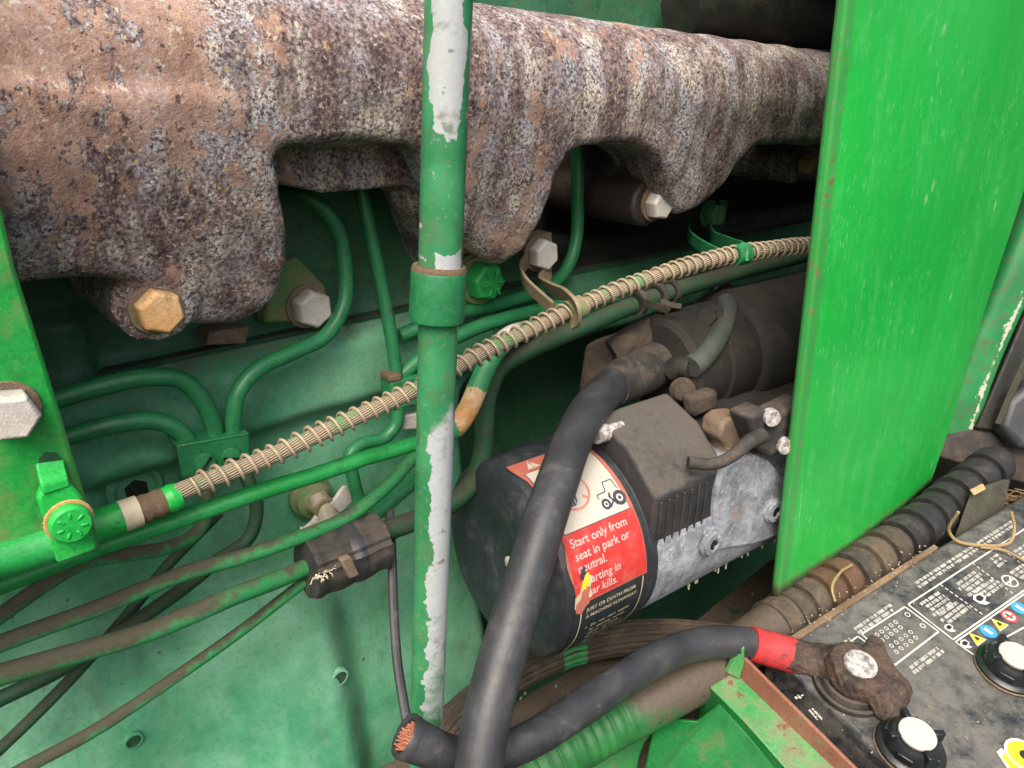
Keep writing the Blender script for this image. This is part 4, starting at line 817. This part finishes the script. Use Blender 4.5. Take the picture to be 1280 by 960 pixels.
# small hoses and ties behind the starter
def hose(px, r, mat, label, name='hose', cat='hose'):
    return tag(MB().add(*tube([DP(*p) for p in px], r, 14, 8)).build(name, M[mat]), label, cat)
hose(((824, 408, .50), (845, 410, .495), (870, 414, .495), (896, 408, .50)), .0058, 'rubber_dust', 'thin dusty hose leaving the rolled end of the shield')
hose(((902, 335, .60), (905, 365, .55), (908, 392, .505), (895, 425, .485), (878, 448, .475), (864, 459, .470)), .0072, 'hosegrey', 'grey-green hose dropping to the solenoid terminal')
tag(MB().add(*lathe([(.004, 0), (.0085, 0), (.009, .006), (.006, .009), (.006, .013), (0, .013)], DP(891, 397, .500), nrm(-fw-rt*.6), 8)).build('hose_nut', M['dustdark']), 'lumpy dark nut against the grey-green hose', 'nut')
hose(((862, 460, .472), (850, 458, .475), (838, 464, .48)), .0068, 'dustdark', 'dusty black terminal boot beside the solenoid stud', 'terminal_boot', 'boot')
hose(((862, 358, .66), (930, 352, .7), (1000, 362, .72), (1060, 372, .75)), .011, 'rubber_dust', 'dark hose lying behind the solenoid under the cable')
zt = thing('cable_tie', DP(815, 375, .49), 'dusty cable ties with loose tails below the sprung cable', 'cable tie')
for x, y in ((797, 378), (822, 370), (838, 365)):
    MB().add(*lathe([(.0068, -.0022), (.0080, -.0022), (.0080, .0022), (.0068, .0022), (.0068, -.0022)], E(x, y, .064), eu, 22)).build('tie_loop', M['rubber_dust'], zt)
MB().add(*sweep([E(806, 378, .075), E(820, 382, .085), E(836, 389, .09)], [(-.0006, -.002), (.0006, -.002), (.0006, .002), (-.0006, .002)], 5, en)).build('tie_tail', M['dust'], zt)
MB().add(*sweep([E(826, 376, .075), E(840, 381, .08), E(852, 383, .085)], [(-.0006, -.0016), (.0006, -.0016), (.0006, .0016), (-.0006, .0016)], 5, en)).build('tie_tail', M['rubber_dust'], zt)
# ------------------------------------------------------------- big green side panel
pn = thing('engine_cowl', W(.5, .17, -.31), 'tall bright green sheet panel with chipped rolled edge', 'panel')
ul, zl_ = UZ(1060, 0, .17); ub, zb_ = UZ(974, 745, .17); ur, zr = UZ(1165, 592, .17); ut, zt_ = UZ(1280, 225, .17)
sl_l = (ul-ub)/(zl_-zb_); sl_r = (ut-ur)/(zt_-zr)
Z0, Z1 = zb_, .16; v = []; f = []; uv = []; nz = 40
zs = np.linspace(Z0, Z1, nz+1)
for z in zs:
    uL = ub+sl_l*(z-zb_); uR = ur+sl_r*(z-zr)
    sec = [(uL-.0014, .1655), (uL-.0014, .1675), (uL-.0012, .1688), (uL-.0003, .1698), (uL+.0012, .1702)]+[(uL+.0012+(uR-uL-.0012)*t, .1702+.004*math.sin(math.pi*t)+.0012*math.sin(9*t+z*17)*math.sin(z*23+t*4)*t) for t in np.linspace(.08, 1, 16)]+[(uR+.002, .166), (uR+.002, .155)]
    for j, (u, o) in enumerate(sec): v.append(W(u, o, z+(.0 if j > 3 else .0))); uv.append((max(0, min(1, (u-uL+.0014)/.35)) if j > 0 else 0, z-Z0))
m_ = len(sec)
for i in range(nz):
    for j in range(m_-1): f.append((i*m_+j, i*m_+j+1, (i+1)*m_+j+1, (i+1)*m_+j))
o = MB().add(v, f, uv).build('sheet', M['panel'], pn, 28)
sm = o.modifiers.new('thickness', 'SOLIDIFY'); sm.thickness = .0016; sm.offset = 0

# ------------------------------------------------------------- battery
BN = nrm(np.array([.036, -.205, .978])); bl = np.array([.849, .523, .078]); bl = nrm(bl-BN*(bl@BN)); bcv = np.cross(bl, BN)
BP0 = DP(1135.6, 755.8, .49)
def BP(px, py, h=0.): r = ray(px, py); return CAM+r*(((BP0-CAM)@BN+h)/(r@BN))
def bxy(px, py): p = BP(px, py)-BP0; return np.array([p@bl, p@bcv])
def bw(x, y, h=0.): return BP0+bl*x+bcv*y+BN*h
kx, ky = bxy(963, 812); 
bt = thing('battery', bw(kx+.15, ky+.09, -.16), 'black dusty lead acid battery with printed warning top', 'battery')
MB().add(*box(bw(kx+.25, ky+.12, -.08), bl*.25, bcv*.12, BN*.08)).build('case', M['batt'], bt, bevel=.003, seg=3)
def bline(a, b, w_=.0005, mat='print', name='print_line'):
    a = bxy(*a); b = bxy(*b); d = nrm(b-a); q = np.array([-d[1], d[0]])*w_
    MB().add([bw(*(a+q), .0004), bw(*(b+q), .0004), bw(*(b-q), .0004), bw(*(a-q), .0004)], [(0, 1, 2, 3)]).build(name, M[mat], bt, 0)
def rect(*c):
    for i in range(4): bline(c[i], c[(i+1) % 4])
rect((1135, 756), (1300, 649), (1360, 683), (1191, 800)); rect((1194, 803), (1330, 708), (1380, 730), (1217, 819))
rect((1077, 793), (1131, 759), (1173, 790), (1118, 832)); rect((1030, 825), (1072, 796), (1100, 816), (1060, 845))
for a, b in (((1175, 731), (1230, 770)), ((1215, 704), (1268, 744)), ((1248, 684), (1300, 722))):
    for k in range(9):
        t0, t1 = k/9, (k+.6)/9; bline(tuple(np.array(a)*(1-t0)+np.array(b)*t0), tuple(np.array(a)*(1-t1)+np.array(b)*t1), .0004)
def words(a, b, rows, step_, h=.0021):
    """illegibly small print: rows of word-length runs of fine strokes from pixel a to b"""
    a = bxy(*a); b = bxy(*b); d = nrm(b-a); q = np.array([-d[1], d[0]]); q = q*(1 if q[1] > 0 else -1); L = np.linalg.norm(b-a); mb = MB()
    for r_ in range(rows):
        x = random.uniform(0, .004); wl = 0; end_ = L-random.uniform(0, L*.25)
        while x < end_:
            if wl <= 0: wl = random.randint(3, 9); x += .0011; continue
            p = a+d*x+q*step_*r_; k = random.random(); hh = h*(1 if k > .25 else .75)
            for w0, w1, y0, y1 in ([(0, .00032, 0, hh)]+([(0, .00058, hh*.78, hh)] if k > .5 else [])+([(.0004, .00066, 0, hh)] if k > .35 else [])+([(0, .00058, 0, hh*.22)] if k < .6 else [])):
                z4 = [p+d*w0+q*y0, p+d*w1+q*y0, p+d*w1+q*y1, p+d*w0+q*y1]; mb.add([bw(*t, .0004) for t in z4], [(0, 1, 2, 3)])
            x += .00085; wl -= 1
    mb.build('fine_print', M['print'], bt, 0)['kind'] = 'stuff'
words((1137, 732), (1280, 640), 2, .0030); words((1060, 790), (1118, 751), 2, .003); words((1145, 757), (1176, 737), 4, .0031, .0022); words((1167, 772), (1200, 748), 3, .0031, .0022)
words((1190, 733), (1218, 713), 4, .0031, .0022); words((1214, 741), (1246, 719), 3, .0029); words((1232, 702), (1246, 692), 3, .0030); words((1258, 718), (1280, 703), 3, .003); words((1130, 838), (1178, 803), 2, .003)
words((1262, 692), (1290, 674), 4, .003); words((1048, 806), (1062, 797), 3, .0028)
words((987, 866), (996, 876), 3, .0022, .0016); words((1008, 886), (1024, 904), 2, .0022, .0014)
def bshape(px, pts, k, mat, name, h=.0006, rot=0.):
    c = bxy(*px); cr, sr = math.cos(rot), math.sin(rot)
    return MB().add([bw(c[0]+(x*cr-y*sr)*k, c[1]+(x*sr+y*cr)*k, h) for x, y in pts], [tuple(range(len(pts)))]).build(name, M[mat], bt, 0)
def bring(px, r0, r1, mat, name, h=.0006, sy=1., n=20):
    c = bxy(*px); v, f = ringpoly(0, 0, r0, r1, n=n); MB().add([bw(c[0]+x, c[1]+y*sy, h) for x, y in v], f).build(name, M[mat], bt, 0)
disc = [(math.cos(t*.3927), math.sin(t*.3927)) for t in range(16)]
for i in range(5):
    for x, y in ((1096+i*5.8, 794-i*3.9), (1102+i*5.8, 801-i*4.0), (1114+i*6, 808-i*4.3), (1120+i*6, 815.5-i*4.4)): bring((x, y), .0009, .0014, 'print', 'print_dial', n=10)
for x, y in ((1134, 769), (1153, 783)): bring((x, y), .0012, .0018, 'print', 'print_dial', n=12)
for (x, y), m_ in (((1219, 798), 'p_yellow'), ((1235, 790), 'p_blue'), ((1247, 780), 'p_yellow'), ((1261, 771), 'p_red'), ((1274, 761), 'p_blue')):
    if m_ == 'p_yellow':
        bshape((x, y), [(-1, .85), (1, .85), (0, -.95)], .0050, 'print', 'hazard_triangle', .0005); bshape((x, y), [(-1, .85), (1, .85), (0, -.95)], .0042, m_, 'hazard_triangle'); bshape((x, y), [(-.3, .5), (.4, .4), (.2, -.2), (-.15, -.1)], .0042, 'p_black', 'hazard_symbol', .0008)
    else:
        bshape((x, y), disc, .0050, m_, 'print_roundel')
        if m_ == 'p_red': bshape((x, y), disc, .0037, 'capwhite', 'print_roundel', .0007); bshape((x, y), [(-.9, -.2), (.9, .1), (.9, .3), (-.9, 0)], .0045, 'p_red', 'roundel_bar', .0009); bshape((x, y), [(-.3, -.7), (.1, -.7), (.3, .6), (-.2, .6)], .0035, 'p_black', 'roundel_symbol', .0008)
        else: bshape((x, y), [(-.35, -.6), (.25, -.65), (.35, .6), (-.25, .6)], .0042, 'print', 'roundel_symbol', .0008)
bring((1262, 727), .0042, .0052, 'print', 'print_wheel'); bline((1256, 731), (1268, 723), .0005)
bline((1262, 722), (1263, 733), .0005)
for (x, y), k in (((1187, 786), .0035), ((1226, 750), .0052), ((1207, 806), .0036)):
    bshape((x, y), [(-.9, -.5), (-.2, -.9), (.8, -.7), (.9, .1), (.2, .4), (.5, .9), (-.3, .8), (-.8, .3)], k, 'print', 'print_pictogram'); bshape((x, y), [(-.6, -.3), (-.1, -.6), (.5, -.5), (.6, 0), (0, .2), (-.5, .1)], k, 'p_black', 'print_pictogram', .0008)
# maker's mark at the corner: only a slice of two big yellow letters
bshape((1262, 951), [(-1, .9), (-.2, -.75), (.3, -.75), (.7, .9)], .0085, 'print', 'yellow_lettering', .0005); bshape((1264, 953), [(-.9, .9), (-.15, -.6), (.2, -.6), (.6, .9)], .0075, 'p_yellow', 'yellow_lettering', .0007)
bshape((1278, 944), disc, .0092, 'print', 'yellow_lettering', .0009); bshape((1279, 945), disc, .0080, 'p_yellow', 'yellow_lettering', .0011); bshape((1281, 946), disc, .0030, 'p_black', 'yellow_lettering', .0013)
# post, rings, vent caps
pt = BP(1076, 829, .019); pb = pt-BN*.019
MB().add(*lathe([(.0200, 0), (.0206, .001), (.0205, .0038), (.0192, .0046), (.0182, .0030), (.0176, .0014), (.0168, .0016), (.0160, .0056), (.0146, .0064), (.0130, .0050), (.0095, .003), (.009, .004)], pb-bl*.002, BN, 44)).build('post_ring', M['rubber_dust'], bt)
MB().add(*lathe([(.0098, .0), (.0092, .0188), (.0085, .0196), (.004, .0202), (0, .020)], pb, BN, 28)).build('post', M['lead'], bt)
for x, y in ((1147, 917), (1271, 819)):
    c_ = BP(x, y, .014)-BN*.014
    cp_ = MB().add(*lathe([(.0172, 0), (.0176, .001), (.0174, .003), (.0160, .0042), (.0146, .0046), (.0140, .0085), (.0115, .0120), (.0098, .0122), (.0098, .0128), (0, .0128)], c_, BN, 40)).build('vent_cap', M['cap'], bt)
    MB().add(*lathe([(.0092, .0126), (.0094, .0142), (.0088, .0148), (0, .0150)], c_, BN, 32)).build('cap_disc', M['capwhite'], cp_)
    MB().add(*lathe([(.0178, .0006), (.0183, .0012), (.0178, .0020), (.0174, .0012), (.0178, .0006)], c_, BN, 40)).build('seal_ring', M['rim'], cp_)
    for k in range(4):
        t = k*math.pi/2+.5; d = bl*math.cos(t)+bcv*math.sin(t); q = np.cross(BN, d)
        MB().add(*box(c_+d*.0120+BN*.0105, d*.0028, q*.0016, BN*.0042)).build('fin', M['cap'], cp_, bevel=.0006)
        t += math.pi/4; d = bl*math.cos(t)+bcv*math.sin(t); q = np.cross(BN, d)
        MB().add(*box(c_+d*.0128+BN*.0062, d*.0016, q*.0042, BN*.0030)).build('pocket_wall', M['cap'], cp_, bevel=.0006)
# corroded clamp on the post
def eng(p): p = p-CAM; return (p@eu, p@en+DBLK, p[2])
K = [eng(p) for p in (DP(988, 819, .451), DP(1030, 832, .45), pt-BN*.008, BP(1100, 842, .013), BP(1118, 862, .011), BP(1094, 806, .016), BP(1109, 884, .006), BP(1062, 850, .012), BP(1053, 822, .012))]
pe = eng(pt); ne = np.array([BN@eu, BN@en, BN[2]])
def clampf(u, o, z):
    d = cap_sdf(u, o, z, K[0], K[1], .0102, .0105); d = smin(d, cap_sdf(u, o, z, K[1], K[2], .0108, .0120), .006)
    d = smin(d, cap_sdf(u, o, z, K[2], tuple(np.array(K[2])+.0001), .0165, .0165), .006)
    d = smin(d, cap_sdf(u, o, z, K[3], K[4], .0085, .0075), .006); d = smin(d, cap_sdf(u, o, z, K[3], K[5], .007, .0052), .004); d = smin(d, cap_sdf(u, o, z, K[4], K[6], .0075, .0085), .005)
    h = (u-pe[0])*ne[0]+(o-pe[1])*ne[1]+(z-pe[2])*ne[2]
    d = np.maximum(d, h+.0005); d = np.maximum(d, -(h+.0175))
    rr = np.sqrt(np.maximum((u-pe[0])**2+(o-pe[1])**2+(z-pe[2])**2-h*h, 0)); d = np.maximum(d, -(rr-.0090))
    return d+.0005*np.sin(u*900+o*500)*np.sin(z*800+o*700)+.00035*np.sin(u*2100+z*1500)*np.sin(o*1900-z*900)
lo_ = np.min(np.array(K), 0)-.022; hi_ = np.max(np.array(K), 0)+.022
v, f = sdf_mesh(clampf, tuple(lo_), tuple(hi_), .0012)
MB().add(v, f).build('terminal_clamp', M['crust'], bc_, 60)['label'] = 'crusted brown corroded terminal clamp'
# rusty tray rim along the far edge
rm = thing('battery_tray', BP(930, 900, -.05), 'green battery tray with red-brown lip and a rusty far rim', 'tray')
a, b = BP(984, 806, .002), BP(1172, 683, .002); L2 = b-a; n2 = nrm(np.cross(BN, L2))
MB().add(*prism([a-n2*.001, b-n2*.001, b+n2*.0028, a+n2*.0034], -BN*.03)).build('far_rim', M['rim'], rm, bevel=.0006)
# lip and flange of the near corner
A1, B1 = BP(896, 789, .010), BP(1092, 985, .004)
A2, B2 = BP(866, 905, -.055), B1-ZZ*.06
ld = nrm(B1-A1); ln = nrm(np.cross(ld, ZZ)); ln = ln if ln@rt < 0 else -ln
MB().add(*prism([A1, B1, B2, A1-ZZ*.065+ld*.002], -ln*.0022)).build('lip', M['trayedge'], rm, bevel=.0005)
fl = [BP(x, y, -.006) for x, y in ((880, 842), (890, 832), (908, 829), (925, 842), (1000, 905), (1075, 985), (1003, 985), (930, 902), (884, 856))]
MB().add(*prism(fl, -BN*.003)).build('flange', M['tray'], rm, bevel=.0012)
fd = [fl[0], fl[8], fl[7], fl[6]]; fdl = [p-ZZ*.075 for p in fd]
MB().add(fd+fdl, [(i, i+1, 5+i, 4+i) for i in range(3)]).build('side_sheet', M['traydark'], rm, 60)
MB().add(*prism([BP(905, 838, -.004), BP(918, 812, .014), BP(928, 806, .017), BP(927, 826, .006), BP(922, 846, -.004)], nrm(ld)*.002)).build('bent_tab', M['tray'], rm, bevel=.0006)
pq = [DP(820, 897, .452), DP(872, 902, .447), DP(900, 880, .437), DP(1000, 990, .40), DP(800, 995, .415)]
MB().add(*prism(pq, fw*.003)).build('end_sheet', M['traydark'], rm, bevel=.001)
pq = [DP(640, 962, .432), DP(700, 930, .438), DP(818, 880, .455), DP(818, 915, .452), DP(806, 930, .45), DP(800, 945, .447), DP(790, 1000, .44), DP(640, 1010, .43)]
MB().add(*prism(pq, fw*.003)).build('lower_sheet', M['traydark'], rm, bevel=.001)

# ------------------------------------------------------------- frame plate under the engine
fp = thing('frame_plate', W(.4, .12, -.39), 'dirt-caked brown frame plate with holes under the starter', 'frame')
zz = -.385
def hz(x, y): return HZ(x, y, zz)
bk = [hz(470, 960), hz(640, 880), hz(760, 806), hz(870, 775), hz(962, 700), hz(1060, 640), hz(1200, 760), hz(1000, 900), hz(800, 1100), hz(450, 1100)]
MB().add(*prism(bk, -ZZ*.006)).build('plate', M['earth'], fp, bevel=.001)
for x, y in ((918, 764), (938, 771)):
    MB().add(*lathe([(.0042, .0002), (.0050, .0012), (.0046, .0016), (.0030, .0008), (0, .0004)], hz(x, y), ZZ, 12)).build('plate_hole', M['tube_grime'], fp)
for k in range(16):
    x = random.uniform(620, 950); y = 905-(x-620)*.42+random.uniform(-30, 40)
    MB().add(*box(hz(x, y)+ZZ*.001, rt*.0006, np.array([.0003, .0008, .0002]), ZZ*.0005)).build('chaff_flake', M['chipseed'], fp)

# ------------------------------------------------------------- cab post, ledge, wood and straw at the right
cp_ = thing('cab_post', DP(1180, 570, .68), 'scraped green cab post with white scratches standing behind the panel', 'post')
sec = [(.016*math.copysign(abs(math.cos(t))**.6, math.cos(t)), .014*math.copysign(abs(math.sin(t))**.6, math.sin(t))) for t in np.linspace(0, 2*math.pi, 29)[:-1]]
MB().add(*sweep([DP(1322, 200, .62), DP(1265, 345, .64), DP(1218, 455, .66), DP(1182, 563, .68)], sec, 8, rt)).build('post_tube', M['greenfade'], cp_)
fr = thing('cab_ledge', DP(1230, 570, .66), 'grimy black ledge frame at the foot of the green post', 'frame')
MB().add(*prism([DP(x, y, .66) for x, y in ((1168, 571), (1185, 545), (1212, 535), (1262, 543), (1330, 556), (1330, 622))], fw*.05+ZZ*.02)).build('ledge', M['frame'], fr, bevel=.003)
MB().add(*prism([DP(x, y, .655) for x, y in ((1220, 536), (1290, 372), (1320, 360), (1320, 470), (1250, 540))], fw*.03)).build('foam_strip', M['dark'], fr, bevel=.002)
MB().add(*sweep([DP(1248, 530, .645), DP(1270, 478, .64), DP(1300, 415, .63)], [(-.002, -.002), (.002, -.002), (.002, .002), (-.002, .002)], 6)).build('edge_trim', M['wood'], fr)
MB().add(*prism([DP(x, y, .64) for x, y in ((1252, 535), (1262, 500), (1300, 470), (1320, 560), (1275, 562))], fw*.02)).build('rubber_lump', M['rubber'], fr, bevel=.006, seg=4)
wd_ = thing('wood_block', DP(1220, 665, .57), 'weathered wooden wedge standing between battery and ledge', 'wood block')
MB().add(*prism([DP(1204, 678, .558), DP(1228, 611, .566), DP(1264, 598, .59), DP(1250, 660, .58)], -rt*.010-fw*.003)).build('wedge', M['wood'], wd_, bevel=.0015)
MB().add(*prism([DP(1211, 612, .558), DP(1227, 604, .563), DP(1231, 611, .560), DP(1216, 619, .556)], -fw*.002)).build('cut_face', M['woodcut'], wd_, bevel=.0005)
st1 = [BP(1198, 640, .03), BP(1186, 662, .012), BP(1196, 676, .004), BP(1230, 682, .003), BP(1262, 678, .004), BP(1268, 660, .01), BP(1264, 640, .02)]
tag(MB().add(*tube(st1, .0011, 6, 8)).build('straw_stalk', M['straw']), 'dry straw stalk looped round the wooden wedge', 'straw', 'loose straw stalks')
tag(MB().add(*tube([BP(1225, 684, .003), BP(1255, 688, .004), BP(1290, 706, .003)], .0009, 6, 8)).build('straw_stalk', M['straw']), 'dry straw stalk lying across the battery print', 'straw', 'loose straw stalks')
tag(MB().add(*tube([DP(1044, 752, .475), DP(1040, 735, .478), DP(1050, 716, .49), DP(1065, 706, .505)], .0009, 6, 8)).build('straw_stalk', M['straw']), 'bent straw stalk draped over the conduit rings', 'straw', 'loose straw stalks')
m_ = MB()
for k in range(160):
    p = DP(random.uniform(1245, 1310), random.uniform(618, 668), random.uniform(.585, .63)); d = nrm(rng.normal(size=3)); d[2] *= .3
    m_.add(*tube([p-d*.012, p+ZZ*.002, p+d*.012], .0005, 4, 2))
g = m_.build('dry_grass', M['strawdark']); g['kind'] = 'stuff'; g['label'] = 'tangle of dry brown grass packed behind the wooden wedge'; g['category'] = 'grass'
# firewall closing the bay at the far end
fwl = thing('firewall', W(.95, .1, -.5), 'black greasy firewall closing the engine bay behind the panel', 'firewall')
MB().add(*box(W(.95, .05, -.1), eu*.004, en*.28, ZZ*.5)).build('sheet', M['dark'], fwl)
MB().add(*tube([E(850, 10, .02), E(905, 2, .025), E(960, 20, .03), E(1040, 30, .03)], [.018, .022, .02, .018], 18)).build('hose_lump', M['dark'], fwl)

hd_ = thing('shade_hood', W(.7, .05, .16), 'unseen green hood sheet added to shade the rear of the engine bay', 'hood')  # out-of-view sheet, added to darken the rear of the bay
MB().add(*box(W(.74, .03, .165), eu*.30, en*.17, ZZ*.0015)).build('shade_hood_sheet', M['traydark'], hd_)

# chaff and flakes lying along the battery rim and conduit
m_ = MB()
for k in range(130):
    t = random.random(); p = BP(985+190*t+random.gauss(0, 9), 800-125*t+random.gauss(0, 7), .0035+random.random()*.001)
    if random.random() < .3: p = BP(random.uniform(985, 1270), random.uniform(700, 950), .0008)
    a = nrm(rng.normal(size=3)*np.array([1, 1, .25])); b = nrm(np.cross(a, BN)); L_ = random.uniform(.0002, .0008)
    m_.add(*box(p, a*L_, b*L_*random.uniform(.2, .6), BN*.0003))
g = m_.build('chaff', M['chipseed']); g['kind'] = 'stuff'; g['label'] = 'pale chaff flakes strewn along the battery rim and conduit'; g['category'] = 'chaff'
